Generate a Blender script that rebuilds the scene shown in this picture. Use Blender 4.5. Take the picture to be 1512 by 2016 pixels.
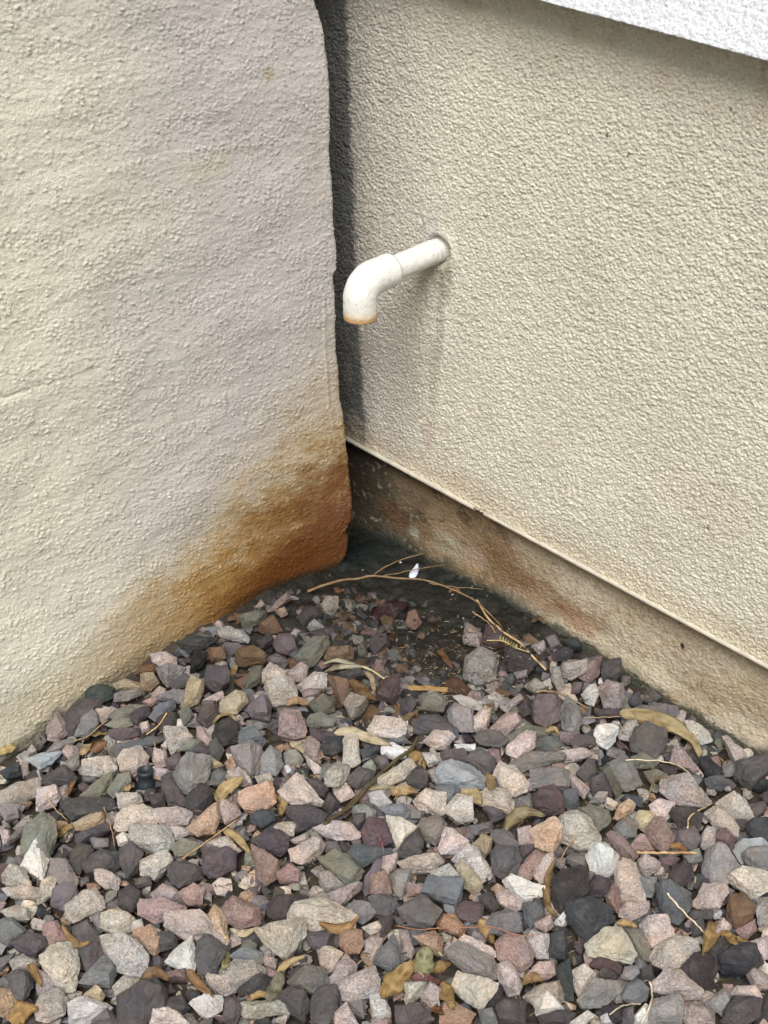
import bpy, bmesh, math, random
import numpy as np
from mathutils import Vector, Matrix
random.seed(7); rng = np.random.default_rng(11)
for o in list(bpy.data.objects): bpy.data.objects.remove(o)
scene = bpy.context.scene; col = scene.collection

# ------------------------------------------------------------ camera
W, HH, F = 1512., 2016., 3022.
TH = math.atan(2030/3022.); CT, ST = math.cos(TH), math.sin(TH)
H = 1.07; K = H/1.2
cam_d = bpy.data.cameras.new('camera'); cam = bpy.data.objects.new('camera', cam_d); col.objects.link(cam)
cam.location = (0, 0, H); cam.rotation_euler = (math.pi/2-TH, 0, 0)
cam_d.sensor_fit = 'VERTICAL'; cam_d.sensor_height = 36.; cam_d.lens = F/HH*36.
cam_d.clip_start = .05; cam_d.clip_end = 500
scene.camera = cam
# ------------------------------------------------------------ light
SUN_AZ = (0.16, 0.987); SUN_EL = math.radians(55)       # horizontal travel of the light, elevation
world = bpy.data.worlds.new('World'); scene.world = world; world.use_nodes = True
nt = world.node_tree; nt.nodes.clear()
sky = nt.nodes.new('ShaderNodeTexSky'); sky.sky_type = 'NISHITA'; sky.sun_disc = False
sky.sun_elevation = SUN_EL; sky.sun_rotation = math.atan2(-SUN_AZ[0], -SUN_AZ[1]); sky.dust_density = 4.0; sky.air_density = 1.0
hs = nt.nodes.new('ShaderNodeHueSaturation'); hs.inputs['Saturation'].default_value = 0.16
bg = nt.nodes.new('ShaderNodeBackground'); bg.inputs['Strength'].default_value = 0.085
out = nt.nodes.new('ShaderNodeOutputWorld')
nt.links.new(sky.outputs[0], hs.inputs['Color']); nt.links.new(hs.outputs[0], bg.inputs['Color']); nt.links.new(bg.outputs[0], out.inputs[0])
sd = bpy.data.lights.new('sun', 'SUN'); sd.energy = 3.4; sd.angle = math.radians(34); sd.color = (1, .975, .94)
sun = bpy.data.objects.new('sun', sd); col.objects.link(sun)
tv = Vector((SUN_AZ[0]*math.cos(SUN_EL), SUN_AZ[1]*math.cos(SUN_EL), -math.sin(SUN_EL)*math.hypot(*SUN_AZ)))
sun.rotation_euler = tv.to_track_quat('-Z', 'Y').to_euler(); sun.location = (-1, -2, 4)
vs = scene.view_settings; vs.view_transform = 'Standard'; vs.look = 'None'; vs.exposure = 0.36; vs.gamma = 1; vs.use_curve_mapping = False
scene.render.engine = 'CYCLES'

# ------------------------------------------------------------ geometry of the place
C0 = np.array([0, 0, H])
def ray(px, py):
    x = (px-756)/F; u = -(py-1008)/F
    return np.array([x, CT+u*ST, -ST+u*CT])
dR = np.array([-3553/F, 1.2046]); dR /= np.linalg.norm(dR)      # along the house wall, away to the left
dL = np.array([3731/F, 1.2046]); dL /= np.linalg.norm(dL)       # along the garden wall, away to the right
nR = np.array([dR[1], -dR[0]]); nL = np.array([dL[1], -dL[0]])
DL = -1.238*K; DF = 1.232*K; DS = DF-.014                       # plane offsets: garden wall, foundation, stucco
def hit(px, py, n, d):
    r = ray(px, py); return C0+r*(d/(r[:2]@n))
def onL(px, py): q = hit(px, py, nL, DL); return q[:2]@dL, q[2]
def onF(px, py): q = hit(px, py, nR, DF); return q[:2]@dR, q[2]
def onS(px, py): q = hit(px, py, nR, DS); return q[:2]@dR, q[2]
def onG(px, py, z=0.): r = ray(px, py); return C0+r*((z-H)/r[2])
# ground control points from where soil meets the walls
gp = []
for p in [(-60,1520),(0,1490),(180,1370),(350,1240),(500,1165),(600,1125),(680,1106)]:
    q = hit(*p, nL, DL); gp.append(q)
for p in [(700,1045),(830,1092),(960,1138),(1040,1200),(1180,1265),(1250,1340),(1400,1420),(1512,1480),(1600,1530)]:
    q = hit(*p, nR, DF); gp.append(q)
for p, z in [((780,1180),-.030),((860,1230),-.028),((960,1230),-.022),((720,1240),-.012),((900,1330),-.012),((600,1250),.006),((1100,1330),-.004),
             ((400,1400),.012),((650,1450),.006),((1000,1500),.004),((1300,1550),.004),((300,1700),.004),((750,1700),.002),((1200,1750),0),((500,1950),0),((1000,1950),0),((0,1700),.004),((1500,1800),0)]:
    gp.append(onG(*p, z))
gp = np.array(gp); gx = gp[:, :2]; gz = gp[:, 2]
def bed(x, y):
    x = np.asarray(x, float); y = np.asarray(y, float); sh = x.shape
    P = np.stack([x.ravel(), y.ravel()], 1); o = np.empty(len(P))
    for i in range(0, len(P), 40000):
        d2 = ((P[i:i+40000, None, :]-gx[None])**2).sum(2)
        w = np.exp(-d2/(2*.055**2))+1e-4/(d2+.01)
        o[i:i+40000] = (w*gz).sum(1)/w.sum(1)
    return o.reshape(sh)
def on_bed(px, py, up=0.):
    z = 0.
    for _ in range(5):
        q = onG(px, py, z+up); z = float(bed(q[0], q[1]))
    return onG(px, py, z+up)

# ------------------------------------------------------------ numpy noise
def _h(ix, iy, iz, seed):
    n = (ix*374761393+iy*668265263+iz*2147483647+seed*1274126177) & 0xffffffff
    n = ((n ^ (n >> 13))*1274126177) & 0xffffffff
    n = ((n ^ (n >> 16))*2246822519) & 0xffffffff
    return ((n ^ (n >> 13)) & 0xffffff)/float(0xffffff)*2-1
def vnoise(x, y, z=None, seed=0):
    x = np.asarray(x, float); y = np.asarray(y, float)
    if z is None: z = np.zeros_like(x)
    xi = np.floor(x).astype(np.int64); yi = np.floor(y).astype(np.int64); zi = np.floor(z).astype(np.int64)
    fx, fy, fz = x-xi, y-yi, z-zi
    s = lambda t: t*t*t*(t*(t*6-15)+10)
    u, v, w = s(fx), s(fy), s(fz)
    def c(a, b): return _h(xi+a, yi+b, zi, seed)*(1-w)+_h(xi+a, yi+b, zi+1, seed)*w
    return (c(0,0)*(1-u)+c(1,0)*u)*(1-v)+(c(0,1)*(1-u)+c(1,1)*u)*v
def gnoise2(x, y, seed=0):                                  # gradient noise, 2D
    xi = np.floor(x).astype(np.int64); yi = np.floor(y).astype(np.int64); fx, fy = x-xi, y-yi
    s = lambda t: t*t*t*(t*(t*6-15)+10)
    def g(a, b):
        an = _h(xi+a, yi+b, 0*xi, seed)*math.pi
        return np.cos(an)*(fx-a)+np.sin(an)*(fy-b)
    u, v = s(fx), s(fy)
    return 1.5*((g(0,0)*(1-u)+g(1,0)*u)*(1-v)+(g(0,1)*(1-u)+g(1,1)*u)*v)
def worley(x, y, seed=0):                                   # distance to the nearest and second nearest point
    xi = np.floor(x).astype(np.int64); yi = np.floor(y).astype(np.int64); f1 = np.full(x.shape, 9.); f2 = f1.copy(); z = 0*xi
    for a in (-1, 0, 1):
        for b in (-1, 0, 1):
            dx = xi+a+.5+.45*_h(xi+a, yi+b, z, seed)-x; dy = yi+b+.5+.45*_h(xi+a, yi+b, z, seed+50)-y; d = np.sqrt(dx*dx+dy*dy)
            f2 = np.minimum(f2, np.maximum(f1, d)); f1 = np.minimum(f1, d)
    return f1, f2
def sstep(a, b, x):
    t = np.clip((x-a)/(b-a), 0, 1); return t*t*(3-2*t)
def lin(c):
    c = np.asarray(c, float)/255.
    return np.where(c <= .04045, c/12.92, ((c+.055)/1.055)**2.4)

# ------------------------------------------------------------ object helpers
def tag(o, label=None, cat=None, group=None, kind=None):
    if label: o['label'] = label
    if cat: o['category'] = cat
    if group: o['group'] = group
    if kind: o['kind'] = kind
    return o
def empty(name, loc):
    o = bpy.data.objects.new(name, None); col.objects.link(o); o.location = loc; o.empty_display_size = .02; return o
def mesh_np(name, V, Fc, mat, parent=None, colr=None, attrs=None, smooth=True, origin=None):
    V = np.asarray(V, float); Fc = np.asarray(Fc, np.int64)
    me = bpy.data.meshes.new(name)
    if origin is None: origin = np.zeros(3)
    V = V-np.asarray(origin)
    me.vertices.add(len(V)); me.vertices.foreach_set('co', V.astype(np.float32).ravel())
    k = Fc.shape[1]
    me.loops.add(Fc.size); me.loops.foreach_set('vertex_index', Fc.astype(np.int32).ravel())
    me.polygons.add(len(Fc)); me.polygons.foreach_set('loop_start', np.arange(0, Fc.size, k, dtype=np.int32))
    me.polygons.foreach_set('loop_total', np.full(len(Fc), k, np.int32))
    me.update(calc_edges=True); me.validate()
    me.polygons.foreach_set('use_smooth', np.full(len(me.polygons), smooth, bool))
    if colr is not None:
        a = me.color_attributes.new('Col', 'FLOAT_COLOR', 'POINT')
        c = np.ones((len(V), 4), np.float32); c[:, :np.shape(colr)[-1]] = colr
        a.data.foreach_set('color', c.ravel())
    for n, v in (attrs or {}).items():
        a = me.attributes.new(n, 'FLOAT', 'POINT'); a.data.foreach_set('value', (np.zeros(len(V))+v).astype(np.float32))
    if mat: me.materials.append(mat)
    o = bpy.data.objects.new(name, me); col.objects.link(o); o.location = origin
    if parent:
        o.parent = parent; o.location = Vector(origin)-parent.location
    return o
def grid_faces(nu, nv, flip=False):
    a = np.arange(nu*nv).reshape(nu, nv)
    f = np.stack([a[:-1, :-1], a[1:, :-1], a[1:, 1:], a[:-1, 1:]], -1).reshape(-1, 4)
    return f[:, ::-1] if flip else f
def spaced(lo, a, b, hi, fine, coarse):
    p = [np.arange(a, b, fine)]
    if lo < a: p.insert(0, np.linspace(lo, a, max(2, int((a-lo)/coarse)), endpoint=False))
    if hi > b: p.append(np.linspace(b, hi, max(2, int((hi-b)/coarse))))
    return np.concatenate(p)

# ------------------------------------------------------------ materials
def N(nt, t, **kw):
    n = nt.nodes.new(t)
    for k, v in kw.items():
        if k in n.inputs: n.inputs[k].default_value = v
        else: setattr(n, k, v)
    return n
def base_mat(name, rough=.9, spec=.25):
    m = bpy.data.materials.new(name); m.use_nodes = True; nt = m.node_tree
    b = nt.nodes['Principled BSDF']; b.inputs['Roughness'].default_value = rough; b.inputs['Specular IOR Level'].default_value = spec
    return m, nt, b
def mulcol(nt, a, b, fac=1.):
    m = nt.nodes.new('ShaderNodeMix'); m.data_type = 'RGBA'; m.blend_type = 'MULTIPLY'; m.inputs['Factor'].default_value = fac
    nt.links.new(a, m.inputs['A'])
    if hasattr(b, 'links'): nt.links.new(b, m.inputs['B'])
    else: m.inputs['B'].default_value = b
    return m.outputs['Result']
def ramp(nt, src, stops):
    r = nt.nodes.new('ShaderNodeValToRGB'); e = r.color_ramp.elements
    while len(e) < len(stops): e.new(.5)
    for i, (p, c) in enumerate(stops):
        e[i].position = p; e[i].color = (c, c, c, 1) if not hasattr(c, '__len__') else (*c, 1)
    nt.links.new(src, r.inputs[0]); return r.outputs[0]
def noise(nt, coord, scale, detail=3, rough=.5, out='Fac'):
    n = N(nt, 'ShaderNodeTexNoise'); n.inputs['Scale'].default_value = scale; n.inputs['Detail'].default_value = detail; n.inputs['Roughness'].default_value = rough
    nt.links.new(coord, n.inputs['Vector']); return n.outputs[out]
def bump(nt, b, h, dist, strength=1., prev=None):
    n = N(nt, 'ShaderNodeBump'); n.inputs['Distance'].default_value = dist; n.inputs['Strength'].default_value = strength
    nt.links.new(h, n.inputs['Height'])
    if prev: nt.links.new(prev, n.inputs['Normal'])
    nt.links.new(n.outputs[0], b.inputs['Normal']); return n.outputs[0]

def stucco_mat(name, fine=500, dist=.0012, rough=.92):
    m, nt, b = base_mat(name, rough, .15)
    at = N(nt, 'ShaderNodeAttribute', attribute_name='Col'); geo = N(nt, 'ShaderNodeNewGeometry')
    n1 = noise(nt, geo.outputs['Position'], 18, 5, .6); c = mulcol(nt, at.outputs['Color'], ramp(nt, n1, [(.3, .93), (.7, 1.05)]))
    n2 = noise(nt, geo.outputs['Position'], 420, 3, .6); c = mulcol(nt, c, ramp(nt, n2, [(.3, .9), (.7, 1.07)]))
    nt.links.new(c, b.inputs['Base Color'])
    h = noise(nt, geo.outputs['Position'], fine, 3, .65); n1 = bump(nt, b, h, dist)
    bump(nt, b, noise(nt, geo.outputs['Position'], 1150, 2, .7), dist*.45, prev=n1)
    return m
M_ST = stucco_mat('house_stucco', 520, .0024)
M_GW = stucco_mat('garden_wall_stucco', 600, .0012)
M_FD = stucco_mat('foundation_plaster', 450, .0022)

def rock_mat():
    m, nt, b = base_mat('crushed_stone', .85, .3)
    at = N(nt, 'ShaderNodeAttribute', attribute_name='Col'); geo = N(nt, 'ShaderNodeNewGeometry')
    wet = N(nt, 'ShaderNodeAttribute', attribute_name='wet'); gr = N(nt, 'ShaderNodeAttribute', attribute_name='grain'); ve = N(nt, 'ShaderNodeAttribute', attribute_name='vein')
    P = geo.outputs['Position']
    c = mulcol(nt, at.outputs['Color'], ramp(nt, noise(nt, P, 55, 5, .65), [(.26, .62), (.5, 1.), (.74, 1.28)]))
    # tint patches
    tint = ramp(nt, noise(nt, P, 38, 3, .5), [(.35, (1.06, .97, .90)), (.6, (.97, 1., 1.03))]); c = mulcol(nt, c, tint)
    sp = ramp(nt, noise(nt, P, 520, 4, .75), [(.36, .42), (.5, 1.0), (.64, 1.42)])
    mx = N(nt, 'ShaderNodeMix', data_type='RGBA'); nt.links.new(gr.outputs['Fac'], mx.inputs['Factor']); mx.inputs['A'].default_value = (1, 1, 1, 1); nt.links.new(sp, mx.inputs['B'])
    c = mulcol(nt, c, mx.outputs['Result'])
    # pale mineral veins
    wn = N(nt, 'ShaderNodeMapping'); nt.links.new(P, wn.inputs['Vector']); wn.inputs['Rotation'].default_value = (.6, .4, .9); wn.inputs['Scale'].default_value = (1, 2.6, 1.4)
    vn = noise(nt, wn.outputs[0], 26, 2.5, .45)
    v = ramp(nt, vn, [(.482, 0), (.495, .8), (.508, 0)])
    mm = N(nt, 'ShaderNodeMath', operation='MULTIPLY'); nt.links.new(v, mm.inputs[0]); nt.links.new(ve.outputs['Fac'], mm.inputs[1])
    m2 = N(nt, 'ShaderNodeMix', data_type='RGBA'); nt.links.new(mm.outputs[0], m2.inputs['Factor']); nt.links.new(c, m2.inputs['A']); m2.inputs['B'].default_value = (.52, .48, .44, 1)
    # dust film
    du = ramp(nt, noise(nt, P, 90, 4, .6), [(.5, 0), (.75, .22)])
    m3 = N(nt, 'ShaderNodeMix', data_type='RGBA'); nt.links.new(du, m3.inputs['Factor']); nt.links.new(m2.outputs['Result'], m3.inputs['A']); m3.inputs['B'].default_value = (.27, .24, .21, 1)
    # wet stone is darker
    wr = ramp(nt, wet.outputs['Fac'], [(0, 1.), (1, .42)]); c = mulcol(nt, m3.outputs['Result'], wr)
    nt.links.new(c, b.inputs['Base Color'])
    nt.links.new(ramp(nt, wet.outputs['Fac'], [(0, .85), (1, .38)]), b.inputs['Roughness'])
    n1 = bump(nt, b, noise(nt, P, 210, 6, .75), .0034)
    bump(nt, b, noise(nt, P, 1100, 2, .6), .0005, prev=n1)
    return m
M_RK = rock_mat()

def soil_mat():
    m, nt, b = base_mat('soil', .95, .18)
    at = N(nt, 'ShaderNodeAttribute', attribute_name='Col'); geo = N(nt, 'ShaderNodeNewGeometry'); wet = N(nt, 'ShaderNodeAttribute', attribute_name='wet')
    P = geo.outputs['Position']
    c = mulcol(nt, at.outputs['Color'], ramp(nt, noise(nt, P, 120, 6, .7), [(.3, .55), (.7, 1.45)]))
    nt.links.new(c, b.inputs['Base Color'])
    rn = noise(nt, P, 70, 3, .6)
    md = N(nt, 'ShaderNodeMath', operation='MULTIPLY_ADD'); nt.links.new(wet.outputs['Fac'], md.inputs[0]); md.inputs[1].default_value = -.55; nt.links.new(ramp(nt, rn, [(.3, .82), (.7, 1.)]), md.inputs[2])
    nt.links.new(md.outputs[0], b.inputs['Roughness'])
    bump(nt, b, noise(nt, P, 330, 5, .7), .0018)
    return m
M_SO = soil_mat()

def leaf_mat():
    m, nt, b = base_mat('dry_leaf', .62, .3)
    at = N(nt, 'ShaderNodeAttribute', attribute_name='Col'); geo = N(nt, 'ShaderNodeNewGeometry'); P = geo.outputs['Position']
    c = mulcol(nt, at.outputs['Color'], ramp(nt, noise(nt, P, 90, 5, .65), [(.3, (.55, .45, .4)), (.5, (1, 1, 1)), (.75, (1.15, 1.15, 1.2))]))
    nt.links.new(c, b.inputs['Base Color']); b.inputs['Subsurface Weight'].default_value = 0
    bump(nt, b, noise(nt, P, 400, 3, .6), .0006)
    return m
M_LF = leaf_mat()
def plain_mat(name, rgb, rough, bs=300, bd=.0004, var=(.85, 1.1), spec=.3):
    m, nt, b = base_mat(name, rough, spec); geo = N(nt, 'ShaderNodeNewGeometry'); P = geo.outputs['Position']
    r = N(nt, 'ShaderNodeRGB'); r.outputs[0].default_value = (*rgb, 1)
    c = mulcol(nt, r.outputs[0], ramp(nt, noise(nt, P, bs*.3, 4, .6), [(.3, var[0]), (.7, var[1])]))
    nt.links.new(c, b.inputs['Base Color']); bump(nt, b, noise(nt, P, bs, 3, .6), bd); return m
M_BLK = plain_mat('black_plastic', (.022, .028, .032), .45)
M_WHT = plain_mat('white_scrap', (.55, .6, .68), .7)
M_SCR = plain_mat('painted_screed', (.50, .46, .38), .6, 200, .0008, (.8, 1.08))

# ------------------------------------------------------------ garden wall (left)
A = 1.0
edge_px = [(618,-60),(622,0),(628,18),(633,22),(641,48),(650,150),(654,250),(653,300),(660,400),(668,505),(666,530),(659,541),(660,556),(662,600),(668,700),(674,790),(681,816),(683,870),(690,910),(695,1000),(693,1025),(684,1040),(680,1048),(688,1058),(687,1080),(681,1100),(672,1118),(668,1160)]
ez = np.array([onL(*p)[1] for p in edge_px])[::-1]; eu = np.array([onL(*p)[0] for p in edge_px])[::-1]
def edge_u(z): return np.interp(z, ez, eu)
def blobs(u, z, c, lst, on):
    for (px, py, rx, rz, rgb, a, sd_) in lst:                 # a stain: place on the photo, radii in metres
        cu, cz = on(px, py)
        n = gnoise2(u*14+sd_, z*14, 31+sd_)*.38+gnoise2(u*45+sd_, z*45, 5+sd_)*.16
        r = np.sqrt(((u-cu)/rx)**2+((z-cz)/rz)**2)+n
        w = (a*(1-sstep(.45, 1.25, r)))[..., None]
        c = c*(1-w)+lin(rgb)*A*w
    return c
def garden_wall():
    s = np.concatenate([np.linspace(-.9, -.02, 60), np.arange(-.018, .70, .0013), np.linspace(.703, 2.2, 60)])  # unseen end return lengthened to keep light out of the gap
    zz = spaced(-.15, -.05, .82, 2.0, .0013, .04)
    S, Z = np.meshgrid(s, zz, indexing='ij'); E = edge_u(Z)
    zE = edge_u(np.full_like(Z, .3)) 
    R = .007
    # arc-length parameter s: s>0 on the face, s<0 on the end returning backwards
    blend = np.clip((.12-S)/.12, 0, 1)*(S > -.5)
    Ee = zE+(E-zE)*blend
    u = np.where(S > R, Ee-S, 0.); back = np.zeros_like(S)
    ang = np.clip((R-S)/(R*2), 0, 1)*math.pi/2
    u = np.where(S <= R, Ee-R+R*np.sin(ang), u); back = np.where(S <= R, R-R*np.cos(ang), 0.)
    back = np.where(S < -R, R+(-R-S), back)
    nu_ = np.sin(ang)*(S <= R); nf = np.where(S <= R, np.cos(ang), 1.)
    # relief: horizontally combed trowel texture with flakes
    U = S; fade = np.clip(1-np.maximum(0, (S-.72))/.3, 0, 1)*np.clip(1-np.maximum(0, Z-.83)/.3, 0, 1)
    sk = Z+U*-.10
    wx = .0016*gnoise2(U*150, Z*190, 15); wz = .0012*gnoise2(U*150, Z*190, 16)
    r = .00035*gnoise2(U*28, sk*80, 1)+.0003*gnoise2(U*90, sk*260, 2)
    a1, a2 = worley((U+.4*wx)*135, (sk+.4*wz)*310, 3); b1, b2 = worley((U+.3*wx)*300, (sk+.3*wz)*560, 4)
    den = sstep(-.35, .45, gnoise2(U*16, sk*38, 9)+.4*gnoise2(U*50, sk*110, 11))
    g = gnoise2(U*240, sk*480, 17)+.7*gnoise2(U*430, sk*800, 18)
    r += .0004*np.tanh(2.5*g)*(.3+.7*den)+.00014*_h((S*5e4).astype(np.int64), (Z*5e4).astype(np.int64), 0*(S*1).astype(np.int64), 5)
    r += .0004*sstep(.05, .40, a2-a1)*(.12+.88*den)+.0004*sstep(.0, .40, b2-b1)*(.3+.7*den)
    fl = 1-sstep(.10, .30, a1); r += .0012*fl*sstep(.15, .5, gnoise2(U*90, sk*150, 10)+.15)
    r += .0022*gnoise2(U*4, Z*5, 7)+.0018*gnoise2(U*3.2, sk*13, 19)+.0008*gnoise2(U*12, Z*20, 8)
    # one low horizontal ledge where a block course shows through, and the arris ridge
    (ua, za), (ub, zb_) = onL(0, 783), onL(200, 722); eu0 = float(edge_u(.3)); zl = za+(eu0-S-ua)*(zb_-za)/(ub-ua)+.003*gnoise2(U*22, Z*0, 12)+.0012*gnoise2(U*90, Z*0, 20)
    wl = sstep(.27, .48, S); r += .0013*sstep(.0, .010, zl-Z)*(1-sstep(.010, .08, zl-Z))*wl; r -= .0013*np.exp(-((zl-Z)/.0016)**2)*wl
    r += .0009*np.exp(-((S-.020-.003*gnoise2(Z*14, Z*0+3, 13))/.0022)**2)*sstep(.17, .2, Z)*(1-sstep(.33, .38, Z))
    ju = .0010*gnoise2(Z*60, S*0, 14)*np.exp(-np.abs(S)/.01)
    r = r*fade
    du = u+nu_*r+ju; db = back-nf*r
    X = dL[0]*du+nL[0]*(DL)-nL[0]*db*1.; Y = dL[1]*du+nL[1]*DL-nL[1]*db
    V = np.stack([X, Y, Z], -1).reshape(-1, 3)
    # colour: cream paint, cooler towards the arris, mineral stain rising from the wet corner
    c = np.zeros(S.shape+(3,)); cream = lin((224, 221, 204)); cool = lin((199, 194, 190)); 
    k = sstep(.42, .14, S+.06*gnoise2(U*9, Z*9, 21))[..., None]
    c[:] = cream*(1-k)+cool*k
    k2 = (.5*sstep(.5, .2, Z)*sstep(.3, .0, S-.25))[..., None]*0
    sn = gnoise2(U*11, Z*15, 22)*.22+gnoise2(U*50, sk*90, 23)*.09
    bz = bed(X, Y)
    h = Z-bz                                                  # height above the soil
    # stain height falls with the distance from the arris
    top = np.interp(S, [0, .05, .15, .25, .38, .6, .9], [.195, .175, .125, .080, .050, .030, .0])
    q = h/np.maximum(top, .004)+sn
    tan_ = lin((196, 180, 148)); och = lin((176, 140, 78)); rust = lin((132, 88, 40)); dk = lin((106, 68, 44))
    def mix(c, rgb, w): return c*(1-w[..., None])+rgb*w[..., None]
    st = np.interp(S, [0, .25, .45, .7, 1.0], [1, .85, .6, .4, .1])
    sn2 = gnoise2(U*120, sk*170, 24)*.16+gnoise2(U*34, sk*46, 26)*.24+gnoise2(U*260, sk*340, 27)*.10+sn*.5
    c = mix(c, tan_, .75*(1-sstep(.8, 2.0, q))*st)
    c = mix(c, och, .92*(1-sstep(.32, 1.5, q+sn2))*sstep(.46, .16, S+.10*sn))
    c = mix(c, rust, .85*(1-sstep(.15, 1.1, q+sn2))*sstep(.30, .06, S+.10*sn))
    c = mix(c, dk, .8*(1-sstep(.15, 1.0, q+.6*sn2-.12))*sstep(.20, .03, S+.08*sn))
    c = mix(c, lin((112, 64, 24)), .75*(1-sstep(.05, .38, q+.8*sn2))*sstep(.26, .12, S+.05*sn)*sstep(-.02, .07, S))
    c = mix(c, lin((128, 84, 66)), .45*np.exp(-((q-.42)/.16)**2)*sstep(.10, .02, S+.1*sn))
    # damp green-grey line at the soil
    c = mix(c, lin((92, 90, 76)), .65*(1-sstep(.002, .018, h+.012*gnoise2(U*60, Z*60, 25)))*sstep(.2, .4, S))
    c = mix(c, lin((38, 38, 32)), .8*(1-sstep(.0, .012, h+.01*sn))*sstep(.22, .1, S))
    c = blobs(S, Z, c, [(530,145,.006,.007,(178,168,135),.6,1),(495,300,.005,.006,(180,170,140),.5,2),(410,330,.05,.02,(196,186,160),.4,3),(640,300,.03,.06,(190,180,172),.3,4)],
              lambda px, py: (float(edge_u(.3))-onL(px, py)[0], onL(px, py)[1]))
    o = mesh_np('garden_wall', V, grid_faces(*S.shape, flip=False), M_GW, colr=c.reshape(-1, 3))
    return tag(o, 'cream trowelled stucco wall with a rust brown stain at its foot, on the left', 'wall')
garden_wall()

# ------------------------------------------------------------ house wall (right)
house = empty('house_wall', tuple(np.append(nR*DF+dR*.8, 0)))
tag(house, 'rough beige stucco house wall with a stained base and pale raised band, on the right', 'wall')
Z_SC = onS(1100, 1087)[1]                                      # underside of the stucco
def wallpt(u, z, off): return np.stack([dR[0]*u+nR[0]*(DF-off), dR[1]*u+nR[1]*(DF-off), z], -1)   # off: towards the viewer
def relief_house(U, Z, fade, amp=1.):
    wx = .0010*gnoise2(U*160, Z*160, 41); wz = .0008*gnoise2(U*160, Z*160, 42)
    a1, a2 = worley((U+wx)*160, (Z+wz)*235, 43)
    b1, b2 = worley((U+wx*.5)*330, (Z+wz*.5)*430, 44)
    sz = .55+.45*sstep(-.45, .5, gnoise2(U*60, Z*70, 45))
    g = gnoise2(U*250, Z*370, 51)+.7*gnoise2(U*480+3, Z*640, 52)
    r = .0008*sstep(.02, .42, a2-a1)*sz+.0004*sstep(.0, .45, b2-b1)+.0008*gnoise2(U*110, Z*130, 46)+.00075*np.tanh(1.7*g)+.0009*sstep(.22, .42, gnoise2(U*330+7, Z*420, 53))
    r += .00034*_h((U*5e4).astype(np.int64), (Z*5e4).astype(np.int64), 0*(U*1).astype(np.int64), 5)
    r -= .0016*sstep(.42, .75, gnoise2(U*190+5, Z*210, 47))
    return .80*amp*r*fade+.0014*gnoise2(U*7, Z*7, 48)*fade
pipe_w = hit(866, 492, nR, DS)
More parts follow.
